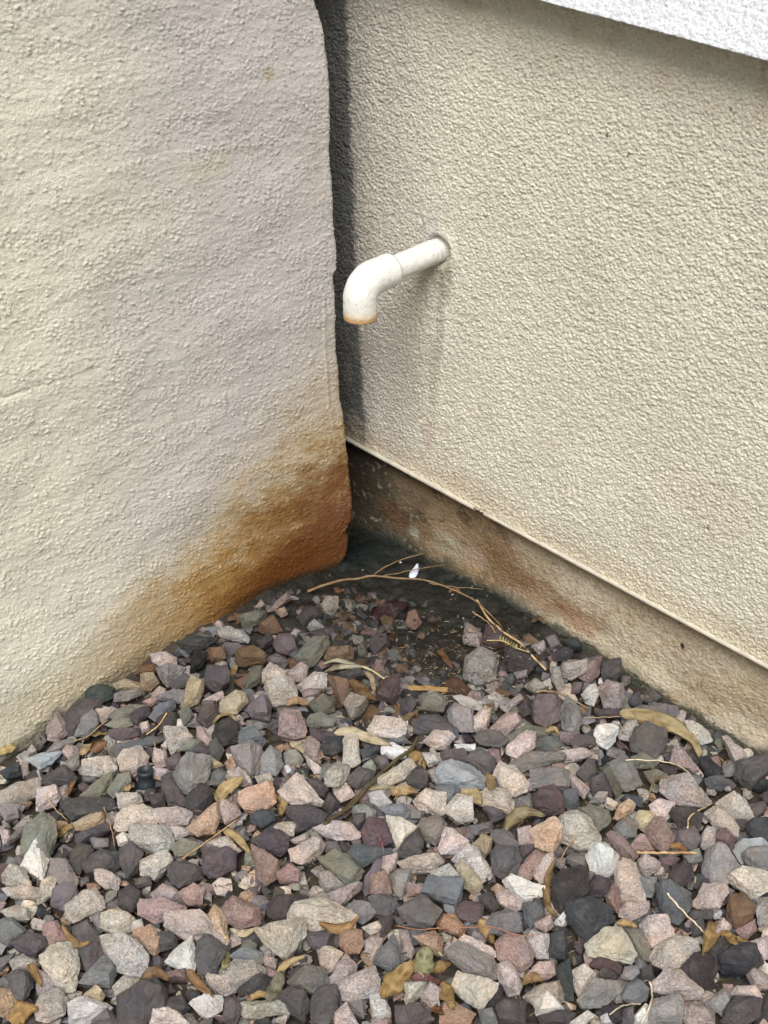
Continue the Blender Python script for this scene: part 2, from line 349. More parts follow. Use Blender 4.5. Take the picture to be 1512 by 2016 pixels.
def house_wall():
    ufin = (onS(1600, 900)[0], onS(600, 200)[0])
    u = spaced(-1.2, ufin[0], ufin[1], 2.4, .00095, .04); z = spaced(Z_SC, Z_SC, .72, 2.0, .00095, .04)
    # stucco sheet
    U, Z = np.meshgrid(u, z, indexing='ij')
    fade = np.clip(1-np.maximum(0, ufin[0]-U)/.1, 0, 1)*np.clip(1-np.maximum(0, U-ufin[1])/.1, 0, 1)*np.clip(1-np.maximum(0, Z-.74)/.2, 0, 1)
    r = relief_house(U, Z, fade)
    pu, pz = pipe_w[:2]@dR, pipe_w[2]
    rr = np.hypot(U-pu, Z-pz); r += -.006*(1-sstep(.0135, .0185, rr))+.0022*np.exp(-((rr-.021)/.005)**2)
    r += .0012*sstep(.012, .0, Z-Z_SC)
    V = wallpt(U, Z, DF-DS+r).reshape(-1, 3)
    base = lin((226, 221, 203)); c = np.zeros(U.shape+(3,)); c[:] = base
    n1 = gnoise2(U*9, Z*9, 51); n2 = gnoise2(U*28, Z*28, 52)
    def mix(c, rgb, w): return c*(1-w[..., None])+rgb*w[..., None]
    uc = onS(700, 400)[0]
    c = mix(c, lin((200, 193, 184)), .6*sstep(uc-.16, uc-.04, U+.04*n1))       # cooler, darker tone by the garden wall
    # darker grey strip with a ragged edge, in the gap behind the garden wall
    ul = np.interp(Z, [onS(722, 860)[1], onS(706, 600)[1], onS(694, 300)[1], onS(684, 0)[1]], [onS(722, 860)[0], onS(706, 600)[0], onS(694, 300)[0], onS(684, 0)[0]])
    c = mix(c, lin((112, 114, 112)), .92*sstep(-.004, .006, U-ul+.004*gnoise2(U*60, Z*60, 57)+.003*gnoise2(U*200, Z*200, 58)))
    c = mix(c, lin((216, 198, 180)), .3*sstep(.1, .6, n2+.4*n1)*sstep(.22, .02, Z-Z_SC))      # pinkish splash zone
    c = mix(c, lin((205, 178, 140)), .35*sstep(.05, .0, Z-Z_SC+.02*n2))
    c = mix(c, lin((214, 190, 165)), .45*sstep(.1, .5, n2)*sstep(.60, .68, Z))
    c = blobs(U, Z, c, [(862,556,.010,.014,(190,170,148),.5,5),(868,620,.006,.06,(150,145,128),.45,6),(880,545,.010,.03,(140,135,115),.5,8),(855,740,.010,.07,(165,158,135),.4,7),
                        (850,455,.016,.014,(208,200,196),.7,9),(845,850,.01,.03,(196,172,152),.4,10),(930,960,.05,.02,(196,178,154),.3,12),
                        (1400,1000,.06,.04,(216,200,184),.3,13)], onS)
    c = blobs(U, Z, c, [(1197,265,.0022,.003,(60,55,45),.9,31),(1240,302,.0018,.002,(70,62,50),.8,32),(1395,1040,.0018,.0018,(50,45,38),.9,33),(1440,215,.002,.002,(90,80,60),.8,34),(735,158,.0012,.0012,(245,240,225),.9,35)], onS)
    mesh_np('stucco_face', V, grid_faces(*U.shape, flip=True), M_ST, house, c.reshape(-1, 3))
    # foundation
    ff = (onF(1600, 1400)[0], onF(640, 1000)[0])
    u = spaced(-1.2, ff[0], ff[1], 2.4, .0012, .04); z = np.arange(-.10, Z_SC+.01, .0012)
    U, Z = np.meshgrid(u, z, indexing='ij'); fade = np.clip(1-np.maximum(0, ff[0]-U)/.1, 0, 1)*np.clip(1-np.maximum(0, U-ff[1])/.1, 0, 1)
    r = relief_house(U, Z, fade, .85); r += -.0035*gnoise2(U*10, Z*12, 60)*fade+.006*sstep(.03, .0, Z+.01*gnoise2(U*22, Z*0, 61)-bed(dR[0]*U+nR[0]*DF, dR[1]*U+nR[1]*DF))*fade
    V = wallpt(U, Z, r).reshape(-1, 3)
    n1 = gnoise2(U*13, Z*16, 62); n2 = gnoise2(U*40, Z*48, 63); n3 = gnoise2(U*110, Z*130, 64)
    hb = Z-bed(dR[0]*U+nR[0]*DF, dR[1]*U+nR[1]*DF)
    c = np.zeros(U.shape+(3,)); c[:] = lin((190, 178, 156))
    c = mix(c, lin((168, 146, 110)), .45*sstep(-.2, .5, n1+.3*n2)); c = mix(c, lin((128, 100, 68)), .40*sstep(.1, .6, n3+.6*n2)); c = mix(c, lin((150, 124, 84)), .5*sstep(.03, .012, Z_SC-Z+.006*n1))
    c = mix(c, lin((214, 196, 170)), .5*sstep(.1, .6, n2-.3*n1)*sstep(.9, .6, U))
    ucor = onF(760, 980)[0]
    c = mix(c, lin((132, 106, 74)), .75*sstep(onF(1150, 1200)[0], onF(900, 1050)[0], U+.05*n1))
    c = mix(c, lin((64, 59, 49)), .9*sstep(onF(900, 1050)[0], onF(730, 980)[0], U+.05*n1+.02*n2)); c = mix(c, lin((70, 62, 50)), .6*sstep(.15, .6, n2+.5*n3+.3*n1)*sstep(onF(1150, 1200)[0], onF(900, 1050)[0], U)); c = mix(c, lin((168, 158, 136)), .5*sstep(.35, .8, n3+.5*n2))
    c = blobs(U, Z, c, [(1000,1110,.040,.035,(128,92,56),.55,15),(1060,1165,.05,.02,(124,92,58),.55,16),(1130,1210,.04,.02,(140,96,56),.6,17),(885,1075,.030,.015,(176,172,150),.85,18),(930,1095,.02,.012,(170,150,130),.7,24),
                        (815,1045,.012,.010,(178,176,158),.8,19),(860,1060,.05,.012,(118,96,70),.6,20),(780,1020,.03,.02,(98,70,46),.7,25),(1300,1330,.06,.012,(196,186,164),.6,21),(1250,1330,.016,.02,(150,140,110),.6,22),(1180,1225,.02,.014,(136,104,74),.45,23),(1440,1440,.05,.012,(205,198,180),.6,26)], onF)
    c = blobs(U, Z, c, [(1343,1272,.0028,.0035,(30,26,22),.95,36),(1090,1110,.003,.002,(90,66,40),.7,37)], onF)
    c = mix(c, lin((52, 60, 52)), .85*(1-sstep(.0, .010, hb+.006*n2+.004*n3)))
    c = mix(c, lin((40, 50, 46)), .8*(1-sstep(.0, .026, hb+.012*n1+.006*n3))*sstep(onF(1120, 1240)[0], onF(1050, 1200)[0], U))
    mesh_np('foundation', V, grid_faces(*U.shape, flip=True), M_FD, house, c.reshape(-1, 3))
    # weep screed: two lengths with a broken joint between them
    uj = onS(936, 1000)[0]
    for (ua, ub, dz, out_) in [(uj-.002, 2.4, 0., .0035), (-1.2, uj-.014, -.0010, .0018)]:
        uu = np.arange(ua, ub, .004) if ub-ua > .004 else np.array([ua, ub]); prof = [(-.002, .0026), (out_, .0030), (out_+.0012, .002), (out_+.0018, .0), (out_+.0006, -.0022), (-.013, -.0034), (-.013, .0)]
        P = []
        for k_, x in enumerate(uu):
            w = .0007*float(gnoise2(np.array([x*40.]), np.array([1.]), 70)[0])+.0005*float(gnoise2(np.array([x*160.]), np.array([1.]), 71)[0])
            for (a, b_) in prof: P.append(wallpt(np.array(x), np.array(Z_SC+dz+b_+w), DF-DS+a+w*.6))
        n_ = len(prof); f = [[i*n_+j, i*n_+(j+1) % n_, (i+1)*n_+(j+1) % n_, (i+1)*n_+j] for i in range(len(uu)-1) for j in range(n_)]
        mesh_np('weep_screed', np.array(P), np.array(f), M_SCR, house, smooth=True)
    # raised band: bottom lip and sloping pale face
    q0 = hit(1060, 0, nR, DS-.034); q1 = hit(1512, 121, nR, DS-.034); zb = (q0[2]+q1[2])/2
    u = spaced(-1.2, onS(1600, 100)[0], onS(1000, 0)[0]+.03, 2.4, .0014, .05)
    t = np.concatenate([np.linspace(0, .034, 18), .034+np.arange(.0014, .12, .0014)])
    U, T = np.meshgrid(u, t, indexing='ij')
    off = np.where(T < .034, T, .034-(T-.034)*.42); z = np.where(T < .034, zb, zb+(T-.034)*.9)
    fade = np.clip(1-np.maximum(0, onS(1600, 100)[0]-U)/.1, 0, 1)*np.clip(1-np.maximum(0, U-onS(1000, 0)[0]-.03)/.1, 0, 1)
    rl = relief_house(U, T+3., fade, 1.); off = off+rl*.9; z = z+rl*.5
    V = wallpt(U, z, DF-DS+off).reshape(-1, 3)
    c = np.zeros(U.shape+(3,)); c[:] = lin((228, 232, 236)); low = sstep(.036, .028, T)[..., None]; c = c*(1-low)+lin((176, 152, 112))*low
    mesh_np('raised_band', V, grid_faces(*U.shape, flip=True), M_ST, house, c.reshape(-1, 3))
house_wall()

# ------------------------------------------------------------ soil sheet
mud_px = [(560,1150),(610,1120),(690,1030),(830,1080),(1000,1150),(1110,1220),(1090,1262),(1000,1250),(985,1290),(900,1335),(830,1330),(770,1290),(735,1250),(690,1190),(640,1180)]
def in_poly(px, py, poly):
    px = np.asarray(px, float); py = np.asarray(py, float); c = np.zeros(px.shape, bool); j = len(poly)-1
    for i in range(len(poly)):
        xi, yi = poly[i]; xj, yj = poly[j]
        if yi != yj: c ^= ((yi > py) != (yj > py)) & (px < (xj-xi)*(py-yi)/(yj-yi)+xi)
        j = i
    return c
def to_px(P):
    d = np.asarray(P)-C0; f_ = d[..., 1]*CT-d[..., 2]*ST; u_ = d[..., 1]*ST+d[..., 2]*CT
    return 756+F*d[..., 0]/f_, 1008-F*u_/f_
def soil():
    x = spaced(-60, -.62, .62, 60, .0030, 2.); y = spaced(-40, .62, 1.72, 60, .0030, 2.)
    X, Y = np.meshgrid(x, y, indexing='ij'); B = bed(np.clip(X, -1, 1), np.clip(Y, .2, 2))
    px, py = to_px(np.stack([np.clip(X, -.7, .7), np.clip(Y, .6, 1.8), B], -1))
    d = np.hypot((px-840)/300., (py-1180)/130.)
    wet = 1-sstep(.7, 1.8, d+.25*gnoise2(X*30, Y*30, 80))
    rough = .0045*gnoise2(X*45, Y*45, 81)+.0022*gnoise2(X*110, Y*110, 82)+.0012*gnoise2(X*260, Y*260, 83)
    # bare mud at the corner, lower under the stones elsewhere
    mud = in_poly(px, py, mud_px); 
    smooth = .8*(1-sstep(.2, .9, np.hypot((px-950)/160., (py-1140)/70.))); smooth = np.maximum(smooth, 1-sstep(.3, 1., np.hypot((px-700)/90., (py-1090)/50.)))
    dirt = lin((62, 56, 49)); wd = lin((36, 35, 31)); gr = lin((31, 37, 35))
    Z = B-.010*(1-wet)+rough*(1-.5*smooth)
    c = dirt*(1-wet[..., None])+wd*wet[..., None]; c = c*(1-smooth[..., None])+gr*smooth[..., None]
    o = mesh_np('ground', np.stack([X, Y, Z], -1).reshape(-1, 3), grid_faces(*X.shape), M_SO, colr=c.reshape(-1, 3), attrs={'wet': np.clip(wet*.8+smooth*.25, 0, 1).ravel()})
    tag(o, kind='structure'); o['label'] = 'bare soil, dark and wet in the corner under the pipe'
soil()
# ------------------------------------------------------------ crushed stone
CROP = {'A': (0, 1400, .3307), 'E': (0, 1100, .3307), 'B': (400, 1400, .3307), 'C': (800, 1400, .3056), 'D': (1100, 1400, .3056), 'G': (800, 1050, .3968), 'F': (400, 1050, .3307)}
RGB = {'D': (92,84,88), 'N': (62,65,71), 'G': (136,130,129), 'B': (114,120,126), 'S': (168,180,184), 'K': (132,132,115), 'P': (192,170,164), 'R': (170,134,126), 'M': (106,82,86),
       'T': (200,185,168), 'O': (194,150,116), 'Y': (186,164,124), 'W': (216,211,205), 'H': (222,212,188), 'E': (136,96,62), 'L': (176,168,160)}
CNAME = {'D': 'dark grey', 'N': 'blackish', 'G': 'grey', 'B': 'blue-grey', 'S': 'pale blue', 'K': 'olive grey', 'P': 'dusty pink', 'R': 'reddish', 'M': 'maroon', 'T': 'beige',
         'O': 'orange-tan', 'Y': 'yellow-tan', 'W': 'whitish', 'H': 'cream', 'E': 'brown', 'L': 'pale grey'}
GRAIN = dict(D=.15, N=.3, G=.4, B=.25, S=.2, K=.35, P=.7, R=.7, M=.35, T=.75, O=.7, Y=.6, W=.4, H=.35, E=.4, L=.85)
TXT = '''@A
T 695,490 830,500 850,540 800,560 710,580
D 880,500 970,490 985,560 920,590
D 960,400 1010,380 1090,480 1110,560 1020,570 970,500
D 1110,520 1190,430 1270,470 1270,530 1190,610 1120,590
T 690,640 770,570 850,560 920,600 945,665 850,690 720,710 690,690
P 930,590 1060,570 1145,605 1110,670 1030,680 960,670
L 780,720 860,695 1000,690 1030,790 1000,820 930,840 800,790
P 1010,690 1090,690 1130,730 1040,770
O 1130,680 1290,540 1305,640 1270,720 1180,740 1120,710 |orange-tan wedge stone
P 1310,550 1390,540 1430,610 1380,640 1340,670 1305,600
D 370,560 400,520 660,530 680,580 590,610 430,650
Y 440,670 530,620 620,615 615,670 530,710 460,705 |flat yellow-tan stone
K 150,690 250,615 320,650 335,740 300,870 270,880 240,750 130,850 |tall smooth green-grey stone
W 240,755 280,800 285,880 255,1000 125,920 180,830 |white and orange triangular stone
G 50,770 170,660 130,740 40,800
G 0,570 100,570 110,630 30,650
P 0,710 60,710 60,760 20,800
D 420,840 470,790 540,800 550,850 470,970 415,910
D 490,910 600,820 720,850 700,930 650,965 520,960
D 710,820 780,785 850,840 820,960 760,985 720,900
D 450,740 620,670 660,700 560,760 470,790
G 540,750 640,760 640,800 560,820
W 695,750 730,720 775,740 770,790 710,800
K 1020,800 1100,770 1180,790 1160,850 1050,860
T 835,890 900,860 990,830 1020,890 970,960 920,1000 840,970
D 1000,930 1100,895 1200,940 1200,990 1070,1050 1020,1020
D 1215,820 1320,850 1400,840 1395,930 1290,985 1215,960
P 565,940 620,935 710,1000 700,1060 620,1050 575,1000
G 300,880 390,880 460,1000 440,1050 350,1020 300,950
T 20,990 70,920 140,940 180,1040 90,1050 25,1020
T 20,1060 100,1045 240,1060 230,1110 130,1115 50,1100
T 250,1010 310,985 330,1010 300,1100 220,1150 240,1060
D 320,1060 390,1030 460,1080 450,1120 380,1180 310,1150
L 395,1160 470,1090 560,1060 615,1110 615,1170 550,1185 440,1250 395,1220 |speckled cream stone
D 710,1090 770,1040 830,1080 825,1150 770,1200 710,1150
K 630,1090 700,1070 690,1110 630,1140
P 905,1090 970,1030 1050,1060 1080,1110 1000,1140 920,1120
R 1045,1090 1150,1030 1210,1060 1200,1150 1120,1150
D 800,1000 900,990 900,1030 820,1050
R 830,1120 960,1115 1100,1170 1100,1200 960,1200 930,1260 830,1210 |rusty brown blocky stone
T 610,1210 700,1175 790,1240 770,1310 700,1330 610,1290
W 760,1260 840,1240 850,1280 740,1330
O 800,1310 890,1275 950,1310 950,1420 920,1455 810,1370 |orange-tan angular stone
T 10,1190 100,1160 170,1190 170,1240 70,1240
B 0,1250 70,1235 160,1320 120,1350 50,1380 0,1360
D 70,1380 180,1320 270,1350 290,1410 210,1470 110,1420
R 255,1270 340,1255 400,1370 380,1400 300,1400 260,1330 |crumbly pink-red stone
D 440,1290 520,1250 590,1340 530,1380 450,1370
G 550,1230 600,1200 610,1310 580,1330
P 990,1210 1200,1210 1260,1310 1350,1350 1340,1385 1250,1370 1100,1350 990,1280 |long pinkish slab
D 950,1330 1030,1320 1060,1400 960,1425
T 245,1460 310,1400 400,1385 450,1430 465,1500 440,1650 390,1665 310,1600 260,1520 |big beige pointed stone
D 470,1400 590,1370 640,1440 600,1490 560,1560 520,1540
L 600,1350 750,1345 810,1380 870,1450 865,1570 760,1570 690,1530 650,1420 |big pale veined stone
G 600,1450 650,1430 690,1560 650,1640 480,1610 540,1560 600,1540
T 670,1640 740,1580 830,1600 790,1650 690,1690
W 990,1490 1070,1400 1140,1345 1160,1440 1150,1550 1070,1530 |white and brown quartz stone
R 990,1560 1100,1530 1120,1600 1000,1600
D 1180,1380 1230,1310 1290,1370 1330,1430 1290,1550 1190,1580 1160,1480
L 60,1490 140,1450 230,1490 220,1540 80,1540
D 50,1580 100,1540 180,1560 200,1630 130,1740 70,1690
P 230,1540 330,1600 340,1660 240,1700 220,1640
G 0,1470 90,1440 50,1500 0,1550
O 0,1660 70,1660 110,1720 90,1800 30,1820 0,1810
T 215,1760 260,1690 350,1660 395,1710 380,1800 290,1850 225,1830
W 410,1740 490,1710 570,1730 655,1765 520,1863 420,1863 |bright white stone with a flat face
Y 500,1690 570,1635 620,1690 600,1730 540,1720
D 700,1700 850,1640 920,1600 985,1680 980,1780 870,1800 850,1860 710,1860 |big dark slab-like stone
D 520,1850 650,1770 700,1863 520,1863
P 865,1790 960,1765 1060,1800 1120,1860 900,1863
D 990,1720 1080,1690 1130,1770 1030,1820 1000,1780
W 1130,1740 1220,1700 1320,1700 1320,1780 1240,1820 1200,1800
D 1340,1720 1400,1700 1440,1770 1400,1863 1330,1840
P 1230,1590 1380,1580 1400,1670 1340,1700 1260,1640
@E
D 470,845 520,875 590,850 600,900 440,1045 400,1050 380,960 425,900 |dark slab leaning at the garden wall
N 510,790 590,750 680,770 680,820 600,860 520,840
P 340,915 385,960 400,1040 345,1090 285,1075 280,1010 |pointed pink stone by the garden wall
G 545,905 590,945 580,1010 520,1050 440,1060 480,960
K 630,990 700,950 775,950 785,990 700,1010
D 650,1020 720,1010 830,1010 820,1050 730,1080 660,1060
K 650,930 760,875 870,880 790,940 680,960
P 570,905 700,900 640,950 610,980
G 690,800 840,780 835,810 760,840 680,850
Y 680,750 740,720 830,740 850,780 760,775 700,775
Y 840,690 910,680 945,740 900,780 845,780
E 805,690 830,635 920,630 935,670 900,685
P 890,560 980,555 1045,590 1050,630 960,640 910,610
L 935,650 1010,630 1100,650 1080,690 1000,760 955,700
N 1060,500 1160,460 1290,480 1220,530 1130,560
N 1160,540 1230,560 1200,640 1130,685 1140,600
L 1300,430 1360,400 1440,430 1480,470 1470,500 1390,470 1310,465
Y 1140,700 1220,740 1190,850 1100,890 1110,790 |tall yellow-tan block
D 1240,640 1350,640 1360,750 1300,790 1220,740
D 1010,750 1100,690 1140,730 1100,760 1030,780
G 930,830 1030,780 1110,790 1100,860 1000,850
B 890,940 960,870 1040,850 1040,890 930,965
D 780,930 880,880 890,930 820,985 780,960
R 850,850 900,835 950,850 900,880
Y 1310,850 1400,790 1460,800 1470,860 1390,930 1310,910 |rounded yellow-beige stone
M 1200,880 1290,870 1290,940 1230,1000 1180,960
P 1210,840 1320,790 1330,830 1280,860 1220,870
K 1060,940 1130,890 1150,930 1100,985
W 1040,960 1080,955 1090,1000 1050,1015
D 940,950 1000,910 1060,930 1040,1000 960,1030
P 830,990 880,965 890,1020 850,1040
T 975,1015 1100,1010 1140,1060 1060,1110 1020,1160 990,1080
K 1080,1080 1150,1070 1200,1100 1160,1150 1070,1140
R 1170,1000 1200,1000 1260,1080 1230,1110 1170,1070
D 1290,990 1380,955 1420,1010 1420,1090 1330,1110 1270,1050
D 1245,1090 1290,1070 1330,1140 1300,1200 1250,1170
B 1430,1010 1500,990 1510,1090 1450,1100
B 700,1110 900,1060 980,1080 850,1120 700,1180
T 705,1190 740,1140 830,1120 880,1180 860,1250 790,1290 715,1260 |round flat beige stone
T 490,1200 590,1180 690,1190 690,1250 590,1290 500,1280
G 490,1290 590,1290 560,1330 500,1330
S 155,1195 250,1160 365,1150 320,1210 240,1250 |flat pale blue-grey stone
P 370,1150 400,1105 460,1120 470,1160 410,1190
G 280,1150 330,1090 430,1070 435,1100 350,1150
P 165,1140 190,1110 220,1160 170,1180
D 255,1300 380,1230 450,1300 440,1340 350,1350 260,1340
G 390,1210 470,1160 470,1230 420,1270
N 0,1270 110,1210 120,1290 40,1310
G 120,1240 170,1220 175,1270 140,1310
T 0,1390 100,1340 235,1310 225,1400 70,1470 0,1465 |broad pinkish-beige block
P 225,1370 320,1350 355,1420 330,1470 220,1500
P 330,1370 400,1350 400,1430 340,1440
K 480,1410 600,1310 690,1270 650,1370 590,1430
K 640,1390 700,1290 775,1280 775,1360 680,1420
P 860,1260 920,1240 1020,1270 960,1310 870,1310
P 920,1130 990,1150 990,1230 930,1250 910,1200
D 990,1200 1070,1150 1080,1230 1000,1260
G 1040,1300 1060,1230 1130,1170 1245,1180 1240,1290 1215,1350 1130,1400 1075,1370 |large rounded grey stone
Y 1245,1175 1290,1200 1330,1230 1260,1250
B 1235,1280 1300,1250 1355,1280 1330,1340 1270,1350
P 1360,1270 1430,1245 1490,1310 1500,1350 1400,1340
D 1120,1160 1200,1090 1240,1140 1230,1170 1150,1160
@B
B 215,130 300,90 370,180 340,210 220,200
P 450,130 480,0 570,0 610,110 600,145 530,160 455,140 |pinkish cone-shaped stone
K 610,80 640,20 700,0 780,50 770,90 650,95
D 640,100 780,130 830,150 700,180 650,150
N 705,200 740,160 830,150 820,230 770,260 720,250
G 170,220 280,180 345,220 330,370 290,395 230,350 190,290
G 350,270 400,215 460,240 470,320 430,375 345,370
P 600,190 640,155 690,190 695,310 640,310 600,260
P 610,270 700,340 700,370 660,370 620,310
T 840,170 870,140 920,160 930,300 890,330 835,310 |tall pale upright block
N 940,230 1050,205 1060,230 960,290
W 1055,220 1120,185 1215,230 1200,270 1150,285 1070,260 |smooth whitish-pink pebble
T 985,110 1030,35 1210,60 1200,130 1150,155 1010,140 |long beige brick-like stone
L 725,370 800,300 870,340 865,400 800,450 730,440
D 870,390 930,330 1020,360 1000,400 920,460 865,430
K 940,340 1000,290 1030,330 1020,370
G 1020,290 1080,260 1110,320 1060,350
T 1040,400 1220,290 1260,330 1200,400 1100,440 1050,430
D 1210,400 1260,350 1330,360 1330,440 1290,455 1220,430
B 1120,170 1200,160 1240,190 1130,190
D 1260,80 1300,30 1400,30 1500,100 1510,160 1410,110 1330,130 1265,125
P 1320,180 1380,115 1460,120 1500,155 1440,220 1380,225
K 480,250 560,240 590,290 570,330 490,310
W 480,335 510,320 525,350 500,370
O 215,480 400,420 425,540 380,575 310,590 240,580 215,530 |square peach-coloured block
T 310,390 400,380 420,410 330,430
P 140,390 220,335 290,430 230,450 150,400
P 455,480 560,375 600,440 650,520 700,540 690,560 550,565 480,520 |ridged dusty pink stone
D 600,410 680,400 740,460 720,510 650,490
B 285,620 350,590 420,605 420,650 350,690 290,660
T 425,690 520,660 550,700 540,740 490,750
D 500,570 650,560 740,610 700,660 560,710 540,650 |flat dark grey stone near the pink one
D 710,570 750,480 810,550 760,610
P 780,490 870,450 900,500 820,540
W 985,490 1060,480 1125,545 1050,575 1000,540
B 1050,580 1190,550 1230,610 1210,640 1100,620
L 895,580 960,560 1025,600 1020,660 980,690 900,620
D 890,620 970,605 975,660 920,700 890,670
P 665,700 760,660 870,670 935,730 920,755 800,770 740,750 |flat red-pink lens-shaped stone
M 945,730 980,650 1090,650 1120,770 1060,815 980,810 |rounded maroon stone
H 1095,630 1180,640 1265,690 1200,760 1160,820 1120,740 |bright cream arrowhead-shaped stone
D 1165,830 1210,760 1280,700 1305,770 1295,860 1180,865
G 1280,680 1310,640 1400,620 1445,680 1400,760 1380,795 1300,750 |knobbly speckled grey stone
G 1235,590 1320,600 1300,650 1240,650
D 290,770 380,710 450,710 500,750 500,820 460,865 380,830
P 30,790 140,745 220,830 180,850 80,830
R 290,800 350,830 460,900 440,990 370,1035 325,980
R 445,960 520,910 580,970 560,1010 460,1010
P 515,830 690,755 720,800 700,860 590,905 535,890
P 520,770 620,720 630,770 560,790
K 690,880 790,830 870,870 950,950 930,1000 880,1040 840,1020 780,950 700,900 |long pale green-grey stone
L 680,970 740,950 825,1025 810,1060 750,1080 700,1040
N 860,860 900,800 960,850 1110,820 1115,850 950,920
D 720,780 800,780 820,830 730,840
P 1075,870 1160,855 1140,930 1100,980 1070,940
R 1000,980 1070,965 1115,1020 1115,1090 1060,1100 1000,1080 |pink cube-shaped stone
D 960,1000 1040,880 1070,890 1050,960 1000,970 960,1100
G 1115,980 1160,950 1230,950 1230,1010 1180,1110 1150,1120
T 1160,900 1250,865 1400,860 1420,900 1350,960 1240,960
R 1200,1020 1300,1050 1300,1090 1220,1100
D 1170,1180 1300,1100 1420,1190 1400,1230 1350,1290 1240,1280 |large dark hexagonal stone
P 700,1110 870,1040 940,1035 920,1070 800,1170 720,1150
D 385,1150 440,1100 560,1095 620,1110 520,1170 500,1240 420,1230 385,1210
T 505,1150 600,1140 700,1110 870,1190 900,1230 890,1290 760,1310 630,1300 520,1240 |largest beige slab of the foreground
T 320,1310 440,1270 610,1230 600,1330 500,1460 440,1440 380,1400 |beige kite-shaped stone
B 830,1190 900,1130 1000,1150 1020,1200 950,1260 900,1200
D 990,1110 1110,1095 1160,1160 1100,1215 1020,1200
T 950,1290 1040,1250 1070,1290 1000,1330
D 1060,1240 1130,1220 1110,1300 1060,1350
D 600,1320 770,1310 760,1400 720,1440 640,1400
O 820,1330 870,1295 940,1310 950,1380 930,1440 850,1440 815,1390
P 960,1370 1010,1340 1070,1360 1050,1430 1000,1480 970,1430
B 1010,1490 1130,1330 1175,1400 1160,1520 1110,1540
P 1170,1310 1220,1310 1255,1430 1240,1465 1190,1440
O 1250,1340 1380,1310 1420,1350 1415,1440 1370,1440 1320,1390
O 1390,1260 1440,1210 1512,1240 1512,1310 1400,1290
L 120,1540 200,1480 300,1490 370,1540 340,1590 250,1610 200,1650 130,1600 |large speckled whitish stone
N 210,1650 340,1570 415,1590 380,1660 280,1700 220,1690
B 165,1460 240,1410 350,1440 350,1500 230,1490
P 360,1470 440,1480 430,1530 370,1510
T 680,1420 760,1410 830,1440 770,1540 740,1560 700,1500
P 750,1600 850,1445 920,1520 880,1590 760,1640
G 510,1610 620,1510 720,1540 740,1610 660,1670 550,1640
D 510,1550 600,1510 600,1540 520,1590
L 795,1650 840,1600 1010,1525 1040,1600 1045,1680 880,1730 800,1700 |pale grey slab with a split edge
D 640,1720 690,1650 780,1640 810,1700 800,1780 740,1863 650,1840
D 430,1720 510,1650 610,1680 630,1760 600,1850 520,1780
L 220,1740 480,1715 520,1740 500,1800 420,1810 260,1830 220,1790
P 780,1800 850,1740 920,1863 790,1863
L 1000,1700 1060,1680 1110,1770 1110,1810 1010,1840
D 1150,1760 1300,1750 1370,1830 1310,1863 1160,1860
T 1200,1620 1330,1620 1290,1690 1210,1770
P 1290,1700 1350,1615 1410,1660 1400,1750 1350,1760
R 95,1190 180,1110 330,1180 330,1260 210,1290 130,1240 |maroon stone with white crystals
L 1305,250 1380,245 1420,300 1340,330
T 1260,540 1330,470 1440,490 1450,600 1400,620 1300,590
O 0,1250 70,1160 130,1230 150,1370 60,1330
@C
S 180,420 230,340 300,320 420,360 500,430 500,490 380,500 300,490 190,460 |largest pale blue stone
B 190,490 300,470 340,520 260,600 200,550
T 265,610 330,535 420,590 425,700 340,715 270,660
T 605,460 620,370 700,360 785,460 770,510 680,550 610,510 |pale beige faceted stone
T 480,530 520,505 640,510 690,580 680,660 560,630 475,600
P 560,410 600,320 650,350 600,460 550,430
D 390,290 470,235 570,310 560,370 510,410 410,330
P 650,230 770,130 830,140 830,230 720,300 650,270
K 650,170 770,90 890,110 900,150 790,130 670,200
B 830,200 900,165 1000,190 1020,240 950,265 850,240
D 450,170 470,130 590,130 650,190 600,225 480,210
W 315,215 440,215 440,250 320,250
D 220,270 370,255 400,320 320,350 240,320
G 680,340 800,260 990,270 1020,300 880,350 750,385
P 980,260 1160,240 1190,280 1100,310 1030,330
G 800,380 960,360 1040,400 1040,500 990,510 950,470 830,490
M 815,570 870,490 950,470 1000,560 1010,660 880,670 830,630 |angular maroon stone
N 1000,520 1100,520 1110,600 1060,650 1010,600
G 690,570 800,540 820,650 700,650
D 500,630 620,640 640,680 560,710
D 410,740 550,715 550,780 440,800
B 550,770 650,760 720,850 710,900 600,880 550,830
D 550,920 580,870 710,880 730,960 700,1040 630,1080 560,1040 |dark cube-like stone
O 800,770 950,685 1010,730 1000,830 940,905 840,870 |rusty orange stone
L 980,690 1080,645 1160,680 1240,800 1230,860 1120,885 1010,840 |craggy pale pink stone
K 1130,630 1180,605 1300,640 1309,720 1240,765 1170,720 |rounded olive stone
P 720,760 800,740 820,860 730,860
Y 430,860 490,790 550,820 540,900 500,950
L 300,960 400,860 460,880 490,940 560,1060 490,1090 410,1000
Y 320,1000 360,965 450,1040 490,1130 450,1175 370,1130 |pitted ochre stone
R 720,1030 830,900 880,940 850,1000 800,1080 740,1080
P 820,1010 910,920 945,930 940,1010 880,1110 825,1070
D 730,880 820,860 830,890 740,960
D 950,920 990,870 1030,920 960,950
G 1030,950 1080,920 1170,940 1150,1000 1070,1000
D 940,1110 1000,1020 1150,1020 1170,1150 1130,1190 1000,1290 950,1240 |big dark purple-grey stone
W 625,1090 680,1055 760,1090 880,1130 880,1190 820,1180 740,1210 640,1140 |long greenish-white stone
B 750,1240 860,1220 880,1300 800,1395 760,1330
P 580,1180 640,1150 740,1200 745,1270 690,1290 600,1240
G 510,1390 560,1310 640,1280 710,1320 740,1420 640,1440 530,1430 |domed grey stone
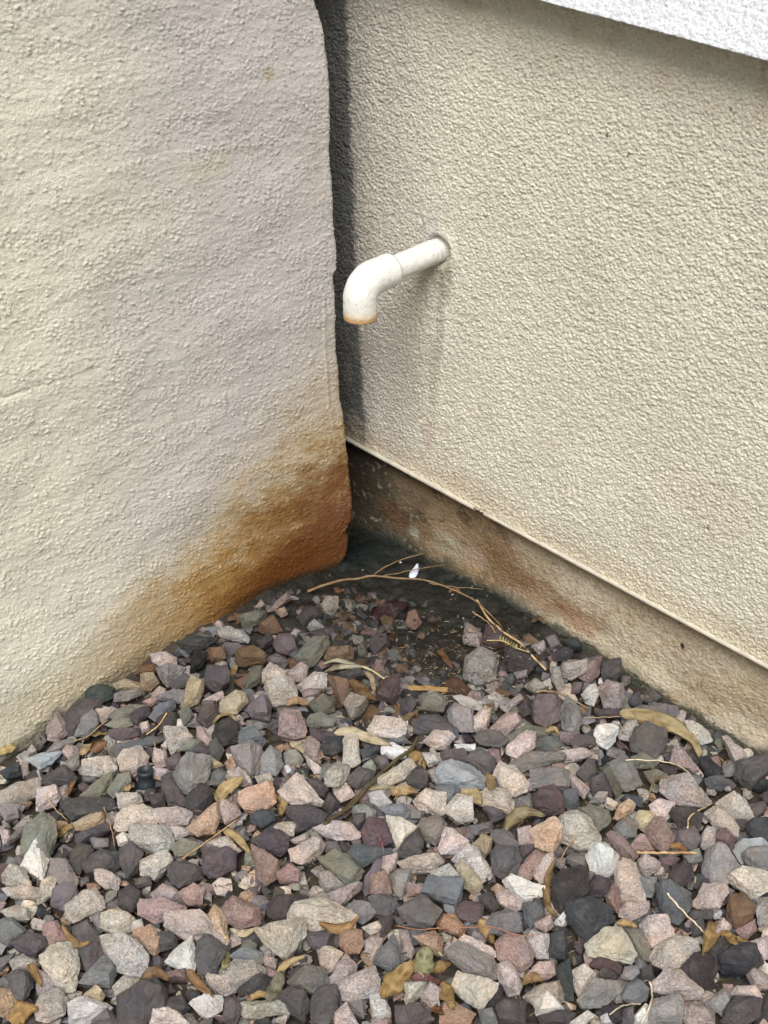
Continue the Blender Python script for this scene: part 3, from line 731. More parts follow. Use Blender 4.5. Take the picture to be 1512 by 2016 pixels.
D 460,1190 540,1170 600,1240 560,1290 480,1240
M 325,1270 380,1225 490,1250 480,1330 430,1355 330,1330
B 105,1155 150,1070 355,1090 350,1180 320,1255 200,1210 |smooth grey slate slab
L 180,1040 290,1010 350,1085 150,1065
O 195,1380 240,1310 310,1310 380,1390 350,1450 260,1420
P 350,1475 380,1440 550,1530 575,1580 520,1590 400,1520
G 260,1560 350,1490 560,1590 585,1720 500,1740 390,1680
R 580,1500 650,1440 750,1470 815,1570 800,1640 740,1680 600,1590 |gritty red-brown stone
L 760,1490 810,1420 915,1440 910,1590 850,1590 780,1540
N 905,1580 920,1440 1010,1420 1040,1500 1020,1590 |striped black and blue stone
R 830,1370 930,1310 945,1390 900,1420 840,1390
W 950,1360 1020,1290 1050,1310 1030,1370 990,1400
P 590,1640 650,1605 700,1650 745,1760 720,1820 660,1830 600,1740
P 790,1690 850,1620 950,1610 960,1690 880,1730
H 295,1780 340,1680 470,1720 590,1750 570,1800 480,1910 380,1860 |big cream flat-topped stone
D 500,1930 590,1780 620,1760 620,1850 560,1930
N 970,1660 1050,1600 1080,1860 1000,1860 980,1740
T 760,1840 860,1760 980,1740 1010,1870 900,1800 830,1900
W 825,1860 900,1790 960,1830 1010,1920 840,1950
D 570,1910 650,1850 760,1870 760,2016 600,2016
B 470,1930 560,1920 590,2010 490,2016
T 1075,1680 1150,1635 1210,1690 1200,1760 1120,1850 1080,1780 |beige stone with a white streak
D 850,1960 1000,1920 1080,1950 1050,2016 880,2016
O 215,1980 240,1900 310,1880 440,1950 400,2016 220,2016
P 210,880 250,755 300,760 395,840 320,915 230,910
@D
G 20,30 60,0 130,0 140,90 100,150 30,110
W 230,150 250,100 340,85 380,110 350,170 360,200 310,240 240,200 |knobbly white stone
L 380,150 440,70 490,60 520,100 450,190 390,180
D 470,180 500,110 560,95 690,130 690,210 620,300 480,250 |dark stone under the long curled leaf
D 80,190 130,155 230,170 230,220 100,235
L 810,90 880,80 960,130 990,190 900,215 830,150
P 1060,170 1090,165 1180,250 1200,300 1150,360 1110,290
D 1150,330 1340,280 1348,380 1230,500 1150,420
N 910,300 960,290 1050,380 1040,430 950,410
K 470,300 540,265 640,330 600,370 490,360
P 740,250 800,240 900,380 860,390 720,330
G 320,340 400,310 460,320 530,470 430,510 330,420
K 270,370 320,340 410,500 380,575 340,500
D 115,400 190,310 240,360 240,410 170,450
D 195,450 290,410 330,490 340,550 220,530
K 550,390 620,385 700,410 600,470
D 640,340 760,370 750,420 680,390
L 665,440 720,425 830,420 950,590 900,605 800,590 740,590 665,510 |large pale slab with a dark stripe
B 940,440 970,420 1050,420 1100,460 1050,510 970,500
N 1230,500 1300,430 1348,450 1348,500
P 65,430 80,400 200,500 160,560 90,500
G 195,590 240,530 310,540 290,590
H 305,560 380,590 350,640 300,610 |small square cream chip
O 355,690 390,610 450,570 490,600 470,650 380,700
N 395,570 440,540 540,560 530,620 480,570
G 355,750 440,680 500,720 490,800 430,820 370,800
Y 495,690 520,645 590,645 620,680 560,780 510,740
P 590,610 650,570 740,590 740,640 690,700 610,670
D 710,660 740,620 850,620 920,670 900,740 780,740
R 560,790 620,690 670,690 745,800 730,870 670,895 580,830 |rose stone with a black patch
D 745,770 870,750 910,820 870,890 760,880
R 470,860 520,800 560,810 610,890 500,895
R 310,800 340,775 420,820 510,910 480,970 400,920
W 180,930 220,860 300,860 380,940 370,1020 290,1070 210,1040 |bright white rounded stone
T 945,660 1000,620 1080,640 1150,750 1150,800 1100,790 1000,740
T 1020,600 1120,550 1200,570 1250,680 1200,705 1100,680
P 915,820 960,750 1020,760 1010,860 950,895 920,870
M 1030,780 1090,770 1140,830 1110,900 1010,860
D 1100,700 1210,710 1200,760 1160,770
N 1210,750 1250,700 1340,690 1348,830 1240,800
S 1135,900 1160,850 1260,830 1348,860 1348,900 1210,900 1180,980 |pale blue-green stone
G 1190,930 1240,880 1348,880 1348,1030 1240,1020
G 925,1040 950,900 1010,870 1100,910 1170,1010 1090,1100 990,1100
T 1075,1080 1180,1020 1348,1040 1348,1150 1240,1200 1160,1130
E 1085,1280 1110,1180 1190,1170 1260,1250 1240,1350 1150,1400 1090,1350 |glossy orange-brown stone
L 1275,1290 1300,1210 1348,1200 1348,1370 1290,1380
P 860,1240 940,1120 1070,1110 1085,1170 1010,1290 900,1270
B 625,1125 700,1130 850,1170 850,1260 770,1365 700,1340 650,1220 |flat blue slate
D 710,1080 740,1000 850,985 860,1060 780,1150 720,1120
P 510,960 570,925 655,980 640,1020 560,1065 515,1030 |pale pink six-sided stone
M 650,950 730,930 780,950 740,995 660,990
G 800,920 900,900 920,960 850,980
P 375,1000 420,960 490,990 540,1120 560,1230 480,1240 400,1230 370,1110 |tall pitted pink stone
P 400,1270 480,1240 575,1230 570,1300 460,1350 390,1320
R 300,1190 350,1120 400,1160 400,1240 380,1300 310,1230
D 180,1150 240,1060 330,1090 320,1180 200,1200
G 145,1090 200,1035 250,1050 170,1140
N 65,1250 200,1205 340,1270 345,1350 260,1420 190,1460 120,1420 65,1340 |big jagged blue-black stone
B 520,1070 630,1070 630,1160 600,1200 560,1190
H 185,1510 290,1400 400,1400 500,1560 460,1620 300,1570 200,1570 |large cream two-part stone
K 420,1410 530,1410 595,1510 580,1610 540,1600 480,1510
P 530,1390 600,1330 690,1320 740,1440 700,1470 600,1520 550,1450
L 600,1570 640,1510 760,1460 880,1480 910,1560 800,1640 700,1660 600,1620 |large pale boulder-like stone
D 790,1660 870,1590 1000,1570 1030,1620 990,1740 910,1790 850,1730
T 610,1760 700,1670 780,1680 920,1800 900,1850 800,1850 620,1800
G 585,1920 620,1860 770,1830 820,1900 770,1960 780,2016 590,2016
P 790,1920 880,1870 990,1940 1000,2016 830,2016
D 1070,1900 1140,1840 1300,1860 1290,1960 1180,2016 1060,2000
G 950,1890 1060,1790 1110,1830 1090,1890 1050,1960
P 1110,1830 1150,1770 1260,1770 1310,1850 1200,1820
N 1040,1640 1160,1500 1260,1510 1310,1620 1220,1680 1060,1670
D 940,1560 1020,1480 1140,1500 1090,1590 1040,1610
P 1235,1490 1348,1455 1348,1590 1290,1600 1250,1540
P 1205,1690 1235,1640 1348,1700 1348,1780 1270,1790
P 1000,1430 1040,1345 1110,1390 1090,1450
R 1140,1410 1260,1340 1270,1400 1210,1475
M 200,1640 250,1585 340,1590 400,1650 390,1690 290,1660
D 260,1690 290,1650 380,1720 350,1750 270,1740
G 395,1720 430,1650 500,1640 520,1690 470,1730
D 520,1680 600,1650 610,1730 530,1750
B 415,1850 440,1760 520,1740 575,1790 560,1860 480,1890
G 130,1860 230,1740 370,1750 390,1800 290,1900 160,1910
W 490,1960 560,1890 590,1920 570,2016 490,2016
W 270,1970 310,1940 350,2016 280,2016
D 420,1920 480,1900 480,2016 410,2016
D 280,1900 400,1900 400,1990 330,2000
D 1310,1860 1348,1850 1348,2016 1260,2016
D 850,1380 930,1350 940,1420 870,1440
D 840,1300 900,1280 990,1290 990,1330 870,1340
T 70,2010 190,1930 230,1960 170,2016
@G
E 10,400 50,390 75,440 40,475 0,460 |wet orange stone in the mud
P 280,520 300,440 370,500 360,560 290,545
M 370,550 400,460 470,470 480,560 420,575
D 490,620 500,580 580,570 650,640 600,690 510,680
G 535,690 600,675 600,710 550,720
L 280,700 300,610 370,565 450,610 440,720 360,745 290,720 |pale stone with a dark stain
N 720,600 790,565 830,590 800,630 740,630
N 780,530 850,520 870,580 820,580
G 690,520 740,500 770,560 720,580
P 620,560 680,530 690,570 660,600
T 770,680 810,635 895,640 890,680 820,725 780,715
R 855,710 940,620 970,610 955,700 910,740 |brown wedge at the house wall
D 970,690 980,640 1060,620 1070,690 1040,735 980,725
L 715,670 760,665 790,770 760,785 725,730
L 870,800 900,765 940,755 955,800 930,855 890,840
P 955,770 1000,735 1070,750 1080,790 1060,860 980,860 |five-sided pink stone by the house wall
M 830,740 880,740 860,790 820,790
D 1100,830 1150,780 1170,860 1120,850
D 940,890 1050,870 1060,910 960,910
D 1140,870 1250,850 1340,860 1345,890 1290,925 1180,890
M 625,860 650,800 760,820 765,920 690,960 640,930 |dark maroon rounded stone
G 760,890 800,810 860,880 850,990 780,970
W 235,810 270,800 395,860 370,880 290,860 |flat whitish sliver
G 200,880 240,845 330,880 325,980 260,980 210,920 |banded grey block
P 330,920 380,870 420,870 400,980 320,980
P 420,970 490,900 540,890 560,940 490,1005 430,990
K 60,850 130,800 200,820 160,870
E 180,740 250,715 320,770 300,800 220,790
L 590,760 640,720 690,760 640,790
D 560,880 600,840 620,890 580,910
P 470,860 560,800 580,820 500,890
@F
K 220,490 330,460 380,480 330,540 240,555
E 335,580 400,490 440,520 470,580 380,600
O 430,460 480,445 500,480 465,500 |small bright orange stone
T 310,440 345,395 370,430 340,450
R 385,465 500,350 525,390 420,460
D 560,500 620,440 700,440 700,500 600,540
T 705,440 730,380 800,380 800,440 770,480 715,470 |squarish tan stone in the shade
L 620,560 670,525 720,560 640,580
D 600,610 700,570 750,600 700,640
D 320,640 400,595 420,650 350,690
E 200,760 215,690 300,670 375,730 370,770 230,790 |golden brown stone
M 420,660 450,600 540,610 560,700 500,720 440,700
B 495,660 520,655 570,700 540,740 500,720
K 540,740 600,690 650,620 740,620 750,660 680,760 640,790
O 725,740 745,680 800,690 890,690 890,745 800,760 740,750 |peach stone beside the pale pods
K 915,680 960,640 980,720 930,740
D 990,680 1010,620 1100,620 1110,670 1020,720
T 330,850 400,770 480,820 480,870 400,900 340,880
T 370,920 420,870 520,860 560,950 540,1000 400,1025 |big beige stone near the centre
K 240,890 290,800 350,790 340,880 260,930
P 490,840 590,780 620,800 600,880 500,880
P 565,910 660,830 730,840 730,930 680,920 590,940
P 590,950 620,925 700,930 690,970 600,980
D 260,1040 350,960 400,1020 390,1110 290,1090
K 630,1020 700,960 780,990 780,1060 690,1075
M 1030,960 1060,870 1160,840 1165,960 1130,1010 1035,990 |purple block
E 740,850 850,890 870,960 830,1020 780,950
T 840,1010 880,950 980,1010 940,1070 890,1100
D 800,850 940,810 960,840 870,880
D 1170,1000 1230,970 1280,1010 1230,1080 1180,1080
K 1290,970 1400,950 1450,1000 1420,1060 1300,1040
B 0,620 70,620 80,650 0,650
E 30,690 130,680 130,740 50,760
G 380,740 440,720 500,760 480,810 400,800
D 20,830 90,790 150,820 140,910 60,940
M 0,1000 70,1000 60,1080 0,1090'''
stones = []; cur = None
for ln in TXT.strip().splitlines():
    if ln[0] == '@': cur = CROP[ln[1]]; continue
    a, _, nm = ln.partition('|'); tk = a.split()
    pl = np.array([[float(v) for v in t.split(',')] for t in tk[1:]])*cur[2]+[cur[0], cur[1]]
    x_, y_ = pl[:, 0], pl[:, 1]; ar = .5*abs(np.dot(x_, np.roll(y_, 1))-np.dot(y_, np.roll(x_, 1)))
    stones.append(dict(c=tk[0], p=pl, a=ar, cen=pl.mean(0), nm=nm.strip()))
stones.sort(key=lambda s: -s['a']-(1e5 if s['nm'] else 0))

def hull_mesh(P):
    bm = bmesh.new()
    for p in P: bm.verts.new(p)
    r = bmesh.ops.convex_hull(bm, input=bm.verts)
    bmesh.ops.delete(bm, geom=list({g for g in r['geom_interior']+r['geom_unused'] if isinstance(g, bmesh.types.BMVert)}), context='VERTS')
    bmesh.ops.triangulate(bm, faces=bm.faces)
    bm.verts.index_update()
    V = np.array([v.co[:] for v in bm.verts]); Fc = np.array([[v.index for v in f.verts] for f in bm.faces]); bm.free()
    return V, Fc
def subdiv(V, Fc):
    e = np.sort(np.concatenate([Fc[:, [0, 1]], Fc[:, [1, 2]], Fc[:, [2, 0]]]), 1)
    ue, inv = np.unique(e, axis=0, return_inverse=True); inv = inv.reshape(-1)+len(V); n = len(Fc)
    a, b, c = inv[:n], inv[n:2*n], inv[2*n:]
    V2 = np.concatenate([V, (V[ue[:, 0]]+V[ue[:, 1]])/2])
    return V2, np.concatenate([np.stack([Fc[:, 0], a, c], 1), np.stack([a, Fc[:, 1], b], 1), np.stack([c, b, Fc[:, 2]], 1), np.stack([a, b, c], 1)])
def relax(V, Fc, k):
    e = np.concatenate([Fc[:, [0, 1]], Fc[:, [1, 2]], Fc[:, [2, 0]]]); e = np.concatenate([e, e[:, ::-1]])
    for _ in range(k):
        s = np.zeros_like(V); n = np.zeros(len(V)); np.add.at(s, e[:, 0], V[e[:, 1]]); np.add.at(n, e[:, 0], 1)
        V = V*.5+s/n[:, None]*.5
    return V
def vnorm(V, Fc):
    fn = np.cross(V[Fc[:, 1]]-V[Fc[:, 0]], V[Fc[:, 2]]-V[Fc[:, 0]]); n = np.zeros_like(V)
    for k in range(3): np.add.at(n, Fc[:, k], fn)
    return n/(np.linalg.norm(n, axis=1)[:, None]+1e-12)
def stone_surface(P, size, levels, seed):
    V, Fc = hull_mesh(P)
    c = V.mean(0)
    # split long edges once, then knock the flat faces in and out so that they read as fractured
    V, Fc = subdiv(V, Fc)
    f1 = 1/(size*.42); n = vnorm(V, Fc); d = vnoise(V[:, 0]*f1, V[:, 1]*f1, V[:, 2]*f1, seed)
    V = V+n*(d*size*.035)[:, None]
    for _ in range(levels-1): V, Fc = subdiv(V, Fc)
    n = vnorm(V, Fc)
    for f, a in ((1/(size*.40), .024), (1/(size*.15), .024), (1/(size*.05), .015)):
        v = vnoise(V[:, 0]*f+seed, V[:, 1]*f, V[:, 2]*f, seed+3)
        V = V+n*((1-2*abs(v))*a*size*.8)[:, None]
    return V, Fc
def stone_cloud(s):
    """points of a stone lying on the bed so that it covers its outline as the camera sees it"""
    cx, cy = s['cen']; q = on_bed(cx, cy)
    ppm = F/np.linalg.norm(q-C0)                       # pixels per metre there
    pc = s['p']-s['cen']; ev = np.linalg.eigvalsh(np.cov(pc.T)); minor = 2.6*math.sqrt(max(ev[0], 4))/ppm; major = 2.6*math.sqrt(ev[1])/ppm
    thick = min(minor, major)*1.15
    c = on_bed(cx, cy, .28*thick+random.uniform(0, .004))
    vd = (C0-c)/np.linalg.norm(C0-c); m = vd*.55+np.array([0, 0, 1])*.6; m += np.array([random.uniform(-.14, .14), random.uniform(-.14, .14), 0]); m /= np.linalg.norm(m)
    ring = []
    for (px, py) in s['p']:
        px = cx+(px-cx)*1.08; py = cy+(py-cy)*1.08
        r = ray(px, py); t = ((c-C0)@m)/(r@m); p = C0+r*t
        ring.append(p+r/np.linalg.norm(r)*random.uniform(-.10, .10)*thick)
    ring = np.array(ring); rc = ring.mean(0)
    t1 = np.cross(m, [1, 0, .1]); t1 /= np.linalg.norm(t1); t2 = np.cross(m, t1)
    f = random.uniform(.42, .78); hgt = thick*random.uniform(.26, .42); tl = (random.uniform(-.45, .45), random.uniform(-.45, .45))
    off = t1*random.uniform(-.12, .12)*thick+t2*random.uniform(-.12, .12)*thick
    top = []
    sel = list(range(len(ring)))
    while len(sel) > random.choice([3, 3, 4, 4, 5]): sel.pop(random.randrange(len(sel)))
    for p in ring[sel]:
        w = (p-rc)*(f+random.uniform(-.12, .12)); k = 1+(w@t1*tl[0]+w@t2*tl[1])/(thick*.5)
        top.append(rc+w+off+m*hgt*np.clip(k, .45, 1.6))
    bot = [rc+(p-rc)*random.uniform(.55, .8)-m*thick*random.uniform(.4, .6) for p in ring]
    return np.concatenate([ring, top, bot]), c, thick, (minor+major)/2
def wet_at(px, py):
    d = math.hypot((px-750)/390, (py-1215)/175); return float(np.clip(1.25-d*.8, 0, 1))*.85
def stone_rgb(c, j=13):
    b = np.array(RGB[c], float); b = b*.62+b.mean()*.38+rng.normal(0, j)+rng.normal(0, 1.5, 3); return lin(np.clip(b, 20, 240))*.82

# --- labels that single each stone out
marks = [s for s in stones if s['nm']]
def dir8(d):
    a = math.degrees(math.atan2(-d[1], d[0])) % 360
    return ['right of', 'above and right of', 'above', 'above and left of', 'left of', 'below and left of', 'below', 'below and right of'][int(((a+22.5) % 360)//45)]
IND = stones[:300]
for s in IND:
    ev = np.linalg.eigvalsh(np.cov((s['p']-s['cen']).T)); el = math.sqrt(ev[1]/max(ev[0], 1))
    s['shape'] = 'long' if el > 1.9 else ('blocky' if len(s['p']) <= 5 else 'angular')
    s['size'] = 'large' if s['a'] > 2600 else ('small' if s['a'] < 1050 else 'medium')
used = {}
for s in IND:
    if s['nm']: continue
    near = sorted(marks, key=lambda m: np.hypot(*(m['cen']-s['cen'])))[:5]
    s['near'] = [(m, dir8(s['cen']-m['cen']), float(np.hypot(*(m['cen']-s['cen'])))) for m in near]
for s in IND:
    if s['nm']: continue
    m, d, r = s['near'][0]; used.setdefault((m['nm'], d, s['c']), []).append(s)
for (mn, d, c), L in used.items():
    L.sort(key=lambda s: s['near'][0][2])
    for i, s in enumerate(L):
        o = '' if len(L) == 1 else ['nearest ', 'second ', 'third ', 'fourth ', 'fifth '][min(i, 4)]
        art = 'the '
        s['lab'] = f"{o}{CNAME[c]} {s['shape']} stone {d} {art}{mn}"
        if len(s['lab'].split()) > 16: s['lab'] = f"{o}{CNAME[c]} stone {d} {art}{mn}"
for s in marks: s['lab'] = s['nm']+(' in the gravel bed' if len(s['nm'].split()) < 9 else '')

GROUP = 'loose landscaping stones in front of the walls'
pool_V, pool_F, pool_C, pool_w, pool_g, pool_v = [], [], [], [], [], []; pool_n = 0
def pool(V, Fc, c, w, g, v):
    global pool_n
    pool_V.append(V); pool_F.append(Fc+pool_n); n = len(V); pool_n += n
    pool_C.append(np.repeat(c[None], n, 0)); pool_w.append(np.full(n, w)); pool_g.append(np.full(n, g)); pool_v.append(np.full(n, v))
for i, s in enumerate(stones):
    P, c, th, size = stone_cloud(s)
    big = i < 300
    V, Fc = stone_surface(P, size, 3 if big else 2, 100+i)
    rgb = stone_rgb(s['c']); w = wet_at(*s['cen']); g = GRAIN[s['c']]; v = 0.
    if 'veined' in s['nm'] or 'crystals' in s['nm'] or 'streak' in s['nm']: v = .6
    if big:
        o = mesh_np('stone', V, Fc, M_RK, colr=rgb, attrs={'wet': w, 'grain': g, 'vein': v}, origin=c, smooth=False)
        tag(o, s['lab'], 'stone', GROUP)
    else: pool(V, Fc, rgb, w, g, v)
# smaller stones between and under them, and the bed beyond the picture
def inside(x, y, mgn=.012): p = np.array([x, y]); return (p@nL > DL+mgn) and (p@nR < DF-mgn)
polys = [(s['p'][:, 0].min(), s['p'][:, 0].max(), s['p'][:, 1].min(), s['p'][:, 1].max(), s['p']) for s in stones]
def covered(px, py):
    for (a, b, c_, d, p) in polys:
        if a < px < b and c_ < py < d and in_poly(np.array([px]), np.array([py]), p)[0]: return True
    return False
bag = 'DDDDNGGBKPRTTLOM'
def rand_stone(x, y, z, r, lev, w, c=None):
    n = random.randint(9, 13); sc = np.array([random.uniform(.8, 1.35), random.uniform(.7, 1.1), random.uniform(.5, .85)])
    D = rng.normal(size=(n, 3)); D /= np.linalg.norm(D, axis=1)[:, None]; D = D*sc*r*rng.uniform(.85, 1.05, (n, 1))
    M = np.array(Matrix.Rotation(random.uniform(0, 6.3), 3, 'Z') @ Matrix.Rotation(random.uniform(-.5, .5), 3, 'X')); D = D@M.T
    V, Fc = stone_surface(D+[x, y, z], r*1.6, lev, random.randint(1, 9999))
    c = c or random.choice(bag); pool(V, Fc, stone_rgb(c), w, GRAIN[c], 0.)
sp = .0125
for x in np.arange(-.62, .62, sp):
    for y in np.arange(.60, 1.72, sp):
        xx = x+random.uniform(-.6, .6)*sp; yy = y+random.uniform(-.6, .6)*sp
        if not inside(xx, yy): continue
        z = float(bed(xx, yy)); px, py = to_px(np.array([xx, yy, z])); px, py = float(px), float(py)
        if not (-30 < px < 1542 and py < 2046): continue
        if in_poly(np.array([px]), np.array([py]), mud_px)[0]: continue
        cov = covered(px, py)
        if cov and random.random() < .65: continue
        r = random.uniform(.0045, .0125)*(1 if not cov else .9)
        rand_stone(xx, yy, z-.15*r-(.006 if cov else .001), r, 1 if cov else 2, wet_at(px, py), random.choice('DDNGGBKRTPE') if py < 1420 else None)
for _ in range(150):
    px = random.gauss(720, 70); py = random.gauss(1230, 38)
    if not (590 < px < 900 and py > 1165): continue
    if px > 800 and random.random() < .6: continue
    q_ = on_bed(px, py); r = random.uniform(.006, .013)
    if inside(q_[0], q_[1]): rand_stone(q_[0], q_[1], q_[2]-r*random.uniform(.0, .45), r, 2, wet_at(px, py), random.choice('DNKEDMGEB'))
for _ in range(110):
    px = random.uniform(760, 1040); py = random.uniform(1215, 1350); q_ = on_bed(px, py); r = random.uniform(.006, .011)
    rand_stone(q_[0], q_[1], q_[2]-r*random.uniform(.45, .8), r, 2, wet_at(px, py), random.choice('KNGKD'))
sp = .021
for x in np.arange(-1.1, 1.1, sp):
    for y in np.arange(.05, 1.5, sp):
        xx = x+random.uniform(-.5, .5)*sp; yy = y+random.uniform(-.5, .5)*sp
        if not inside(xx, yy): continue
        z = float(bed(xx, yy)); px, py = to_px(np.array([xx, yy, z]))
        if -30 < px < 1542 and py < 2046: continue
        rand_stone(xx, yy, z+random.uniform(-.004, .006), random.uniform(.011, .019), 2, 0.)
g = mesh_np('gravel', np.concatenate(pool_V), np.concatenate(pool_F), M_RK, colr=np.concatenate(pool_C), attrs={'wet': np.concatenate(pool_w), 'grain': np.concatenate(pool_g), 'vein': np.concatenate(pool_v)}, smooth=False)
tag(g, 'small crushed stones filling the gaps between the larger ones', 'gravel', kind='stuff')

# ------------------------------------------------------------ tubes
def smooth_path(P, n):
    P = np.asarray(P, float); t = np.linspace(0, len(P)-1, n); i = np.clip(t.astype(int), 0, len(P)-2); f = (t-i)[:, None]
    p0 = P[np.maximum(i-1, 0)]; p1 = P[i]; p2 = P[i+1]; p3 = P[np.minimum(i+2, len(P)-1)]
    return .5*((2*p1)+(-p0+p2)*f+(2*p0-5*p1+4*p2-p3)*f**2+(-p0+3*p1-3*p2+p3)*f**3)
def frames(P):
    T = np.gradient(P, axis=0); T /= np.linalg.norm(T, axis=1)[:, None]+1e-12
    a = np.array([0, 0, 1.]) if abs(T[0, 2]) < .8 else np.array([1., 0, 0]); N1 = []
    n = np.cross(T[0], a); n /= np.linalg.norm(n)
    for t in T:
        n = n-t*(n@t); n /= np.linalg.norm(n); N1.append(n)
    N1 = np.array(N1); return T, N1, np.cross(T, N1)
def tube(P, R, k=10, cap=True):
    P = np.asarray(P, float); R = np.broadcast_to(R, (len(P),)) if np.ndim(R) < 2 else R
    T, A1, B1 = frames(P); th = np.linspace(0, 2*math.pi, k, endpoint=False)
    V = P[:, None]+np.asarray(R)[:, None, None]*(A1[:, None]*np.cos(th)[None, :, None]+B1[:, None]*np.sin(th)[None, :, None]); n = len(P)
    Fc = [[i*k+j, i*k+(j+1) % k, (i+1)*k+(j+1) % k, (i+1)*k+j] for i in range(n-1) for j in range(k)]; V = V.reshape(-1, 3)
    if cap:
        V = np.concatenate([V, P[:1], P[-1:]]); a, b = len(V)-2, len(V)-1
        for j in range(0, k): Fc.append([a, (j+1) % k, j, j]); Fc.append([b, (n-1)*k+j, (n-1)*k+(j+1) % k, (n-1)*k+(j+1) % k])
    return V, Fc
def mesh_any(name, parts, mat, parent=None, colr=None, origin=None, attrs=None, smooth=True):
    V = []; Fc = []; o = 0
    for v, f in parts:
        for q in f:
            q = [int(i)+o for i in q]; r = [i for k, i in enumerate(q) if i != q[k-1]]
            Fc.append(r)
        V.append(v); o += len(v)
    V = np.concatenate(V); org = np.zeros(3) if origin is None else np.asarray(origin, float)
    me = bpy.data.meshes.new(name); me.from_pydata([tuple(p) for p in V-org], [], Fc); me.update()
    me.polygons.foreach_set('use_smooth', np.full(len(me.polygons), smooth, bool))
    if colr is not None:
        a = me.color_attributes.new('Col', 'FLOAT_COLOR', 'POINT'); c = np.ones((len(V), 4), np.float32); c[:, :3] = colr; a.data.foreach_set('color', c.ravel())
    me.materials.append(mat); o = bpy.data.objects.new(name, me); col.objects.link(o); o.location = org
    if parent: o.parent = parent; o.location = Vector(org)-parent.location
    return o

# ------------------------------------------------------------ drain pipe with elbow
def pipe_mat():
    m, nt, b = base_mat('painted_pvc', .5, .35); at = N(nt, 'ShaderNodeAttribute', attribute_name='Col'); P = N(nt, 'ShaderNodeNewGeometry').outputs['Position']
    c = mulcol(nt, at.outputs['Color'], ramp(nt, noise(nt, P, 160, 5, .6), [(.3, .93), (.6, 1.02)]))
    c = mulcol(nt, c, ramp(nt, noise(nt, P, 240, 2, .5), [(.27, .55), (.33, 1.)])); nt.links.new(c, b.inputs['Base Color'])
    bump(nt, b, noise(nt, P, 220, 4, .6), .0008); return m
M_PV = pipe_mat()
W0 = hit(858, 494, nR, DS); out_ = np.append(-nR, 0.); RP = .0131; RE = .0177
def axis_t(px):
    lo, hi = 0., .3
    for _ in range(40):
        mid = (lo+hi)/2
        if to_px(W0+out_*mid)[0] > px: lo = mid
        else: hi = mid
    return lo
tS = axis_t(770); tE = axis_t(709); rb = .0185
root = empty('drain_pipe', tuple(W0)); tag(root, 'white painted pipe with a rust-edged elbow sticking out of the house wall', 'pipe')
def pcol(V, kind):
    c = np.zeros((len(V), 3)); c[:] = lin((212, 211, 205)); n = gnoise2(V[:, 0]*120+V[:, 1]*90, V[:, 2]*120, 91)*.5
    if kind == 'elbow':
        zb = W0[2]-rb-.0215; h = V[:, 2]-zb
        w = (1-sstep(.004, .010, h+.003*n))[:, None]; c = c*(1-w)+lin((150, 96, 42))*w
        w = (.5*(1-sstep(.006, .017, h+.004*n)))[:, None]; c = c*(1-w)+lin((208, 182, 136))*w
        w = (1-sstep(-.0008, .0012, h))[:, None]; c = c*(1-w)+lin((92, 58, 26))*w
    return c
n_ = 44; tt = np.linspace(-.012, tS+.004, n_); R = np.where(tt < .012, RP*(1-.04*np.sin(tt*900)*(tt > 0)), RP)
V, Fc = tube(W0+out_*tt[:, None], R, 40); V = V+.00035*np.stack([gnoise2(V[:, 0]*150, V[:, 2]*150, s_) for s_ in (1, 2, 3)], 1)
mesh_any('pipe', [(V, Fc)], M_PV, root, pcol(V, 'pipe'), W0)
cen = W0+out_*(tE-rb)+np.array([0, 0, -rb]); path = [W0+out_*t for t in np.linspace(tS, tE-rb, 12)]
for a in np.linspace(0, math.pi/2, 22)[1:]: path.append(cen+out_*rb*math.sin(a)+np.array([0, 0, rb*math.cos(a)]))
for d in np.linspace(0, .0205, 14)[1:]: path.append(cen+out_*rb+np.array([0, 0, -d]))
path = np.array(path); RR = np.full(len(path), RE); RR[0] = RE*.985; RR[-1] = RE*.985
# close the socket back down on to the pipe, and turn the spout end inwards so it is hollow
path = np.concatenate([[path[0], path[0]], path, [path[-1]+[0, 0, -.0006], path[-1]+[0, 0, -.0004], path[-1]+[0, 0, .018]]]); RR = np.concatenate([[RP*.96, RE*.95], RR, [RE*.93, RE*.80, RE*.78]])
T, A1, B1 = frames(path[2:-3]); A1 = np.concatenate([A1[:1], A1[:1], A1, A1[-1:], A1[-1:], A1[-1:]]); B1 = np.concatenate([B1[:1], B1[:1], B1, B1[-1:], B1[-1:], B1[-1:]])
k = 48; th = np.linspace(0, 2*math.pi, k, endpoint=False)
V = (path[:, None]+RR[:, None, None]*(A1[:, None]*np.cos(th)[None, :, None]+B1[:, None]*np.sin(th)[None, :, None])).reshape(-1, 3)
Fc = [[i*k+j, i*k+(j+1) % k, (i+1)*k+(j+1) % k, (i+1)*k+j] for i in range(len(path)-1) for j in range(k)]; Fc.append([(len(path)-1)*k+j for j in range(k)])
jag = np.zeros(len(V)); jag[-5*k:-1*k] = .0007*gnoise2(np.tile(np.arange(k)/4., 4), np.zeros(4*k), 8); V[:, 2] += jag; V = V+.0003*np.stack([gnoise2(V[:, 0]*150, V[:, 2]*150, s_) for s_ in (4, 5, 6)], 1)
mesh_any('elbow', [(V, Fc)], M_PV, root, pcol(V, 'elbow'), W0)
V, Fc = tube(np.array([[0, 0, 0], [0, 0, .0012]])+path[-1]-[0, 0, 0], RE*.77, 24)

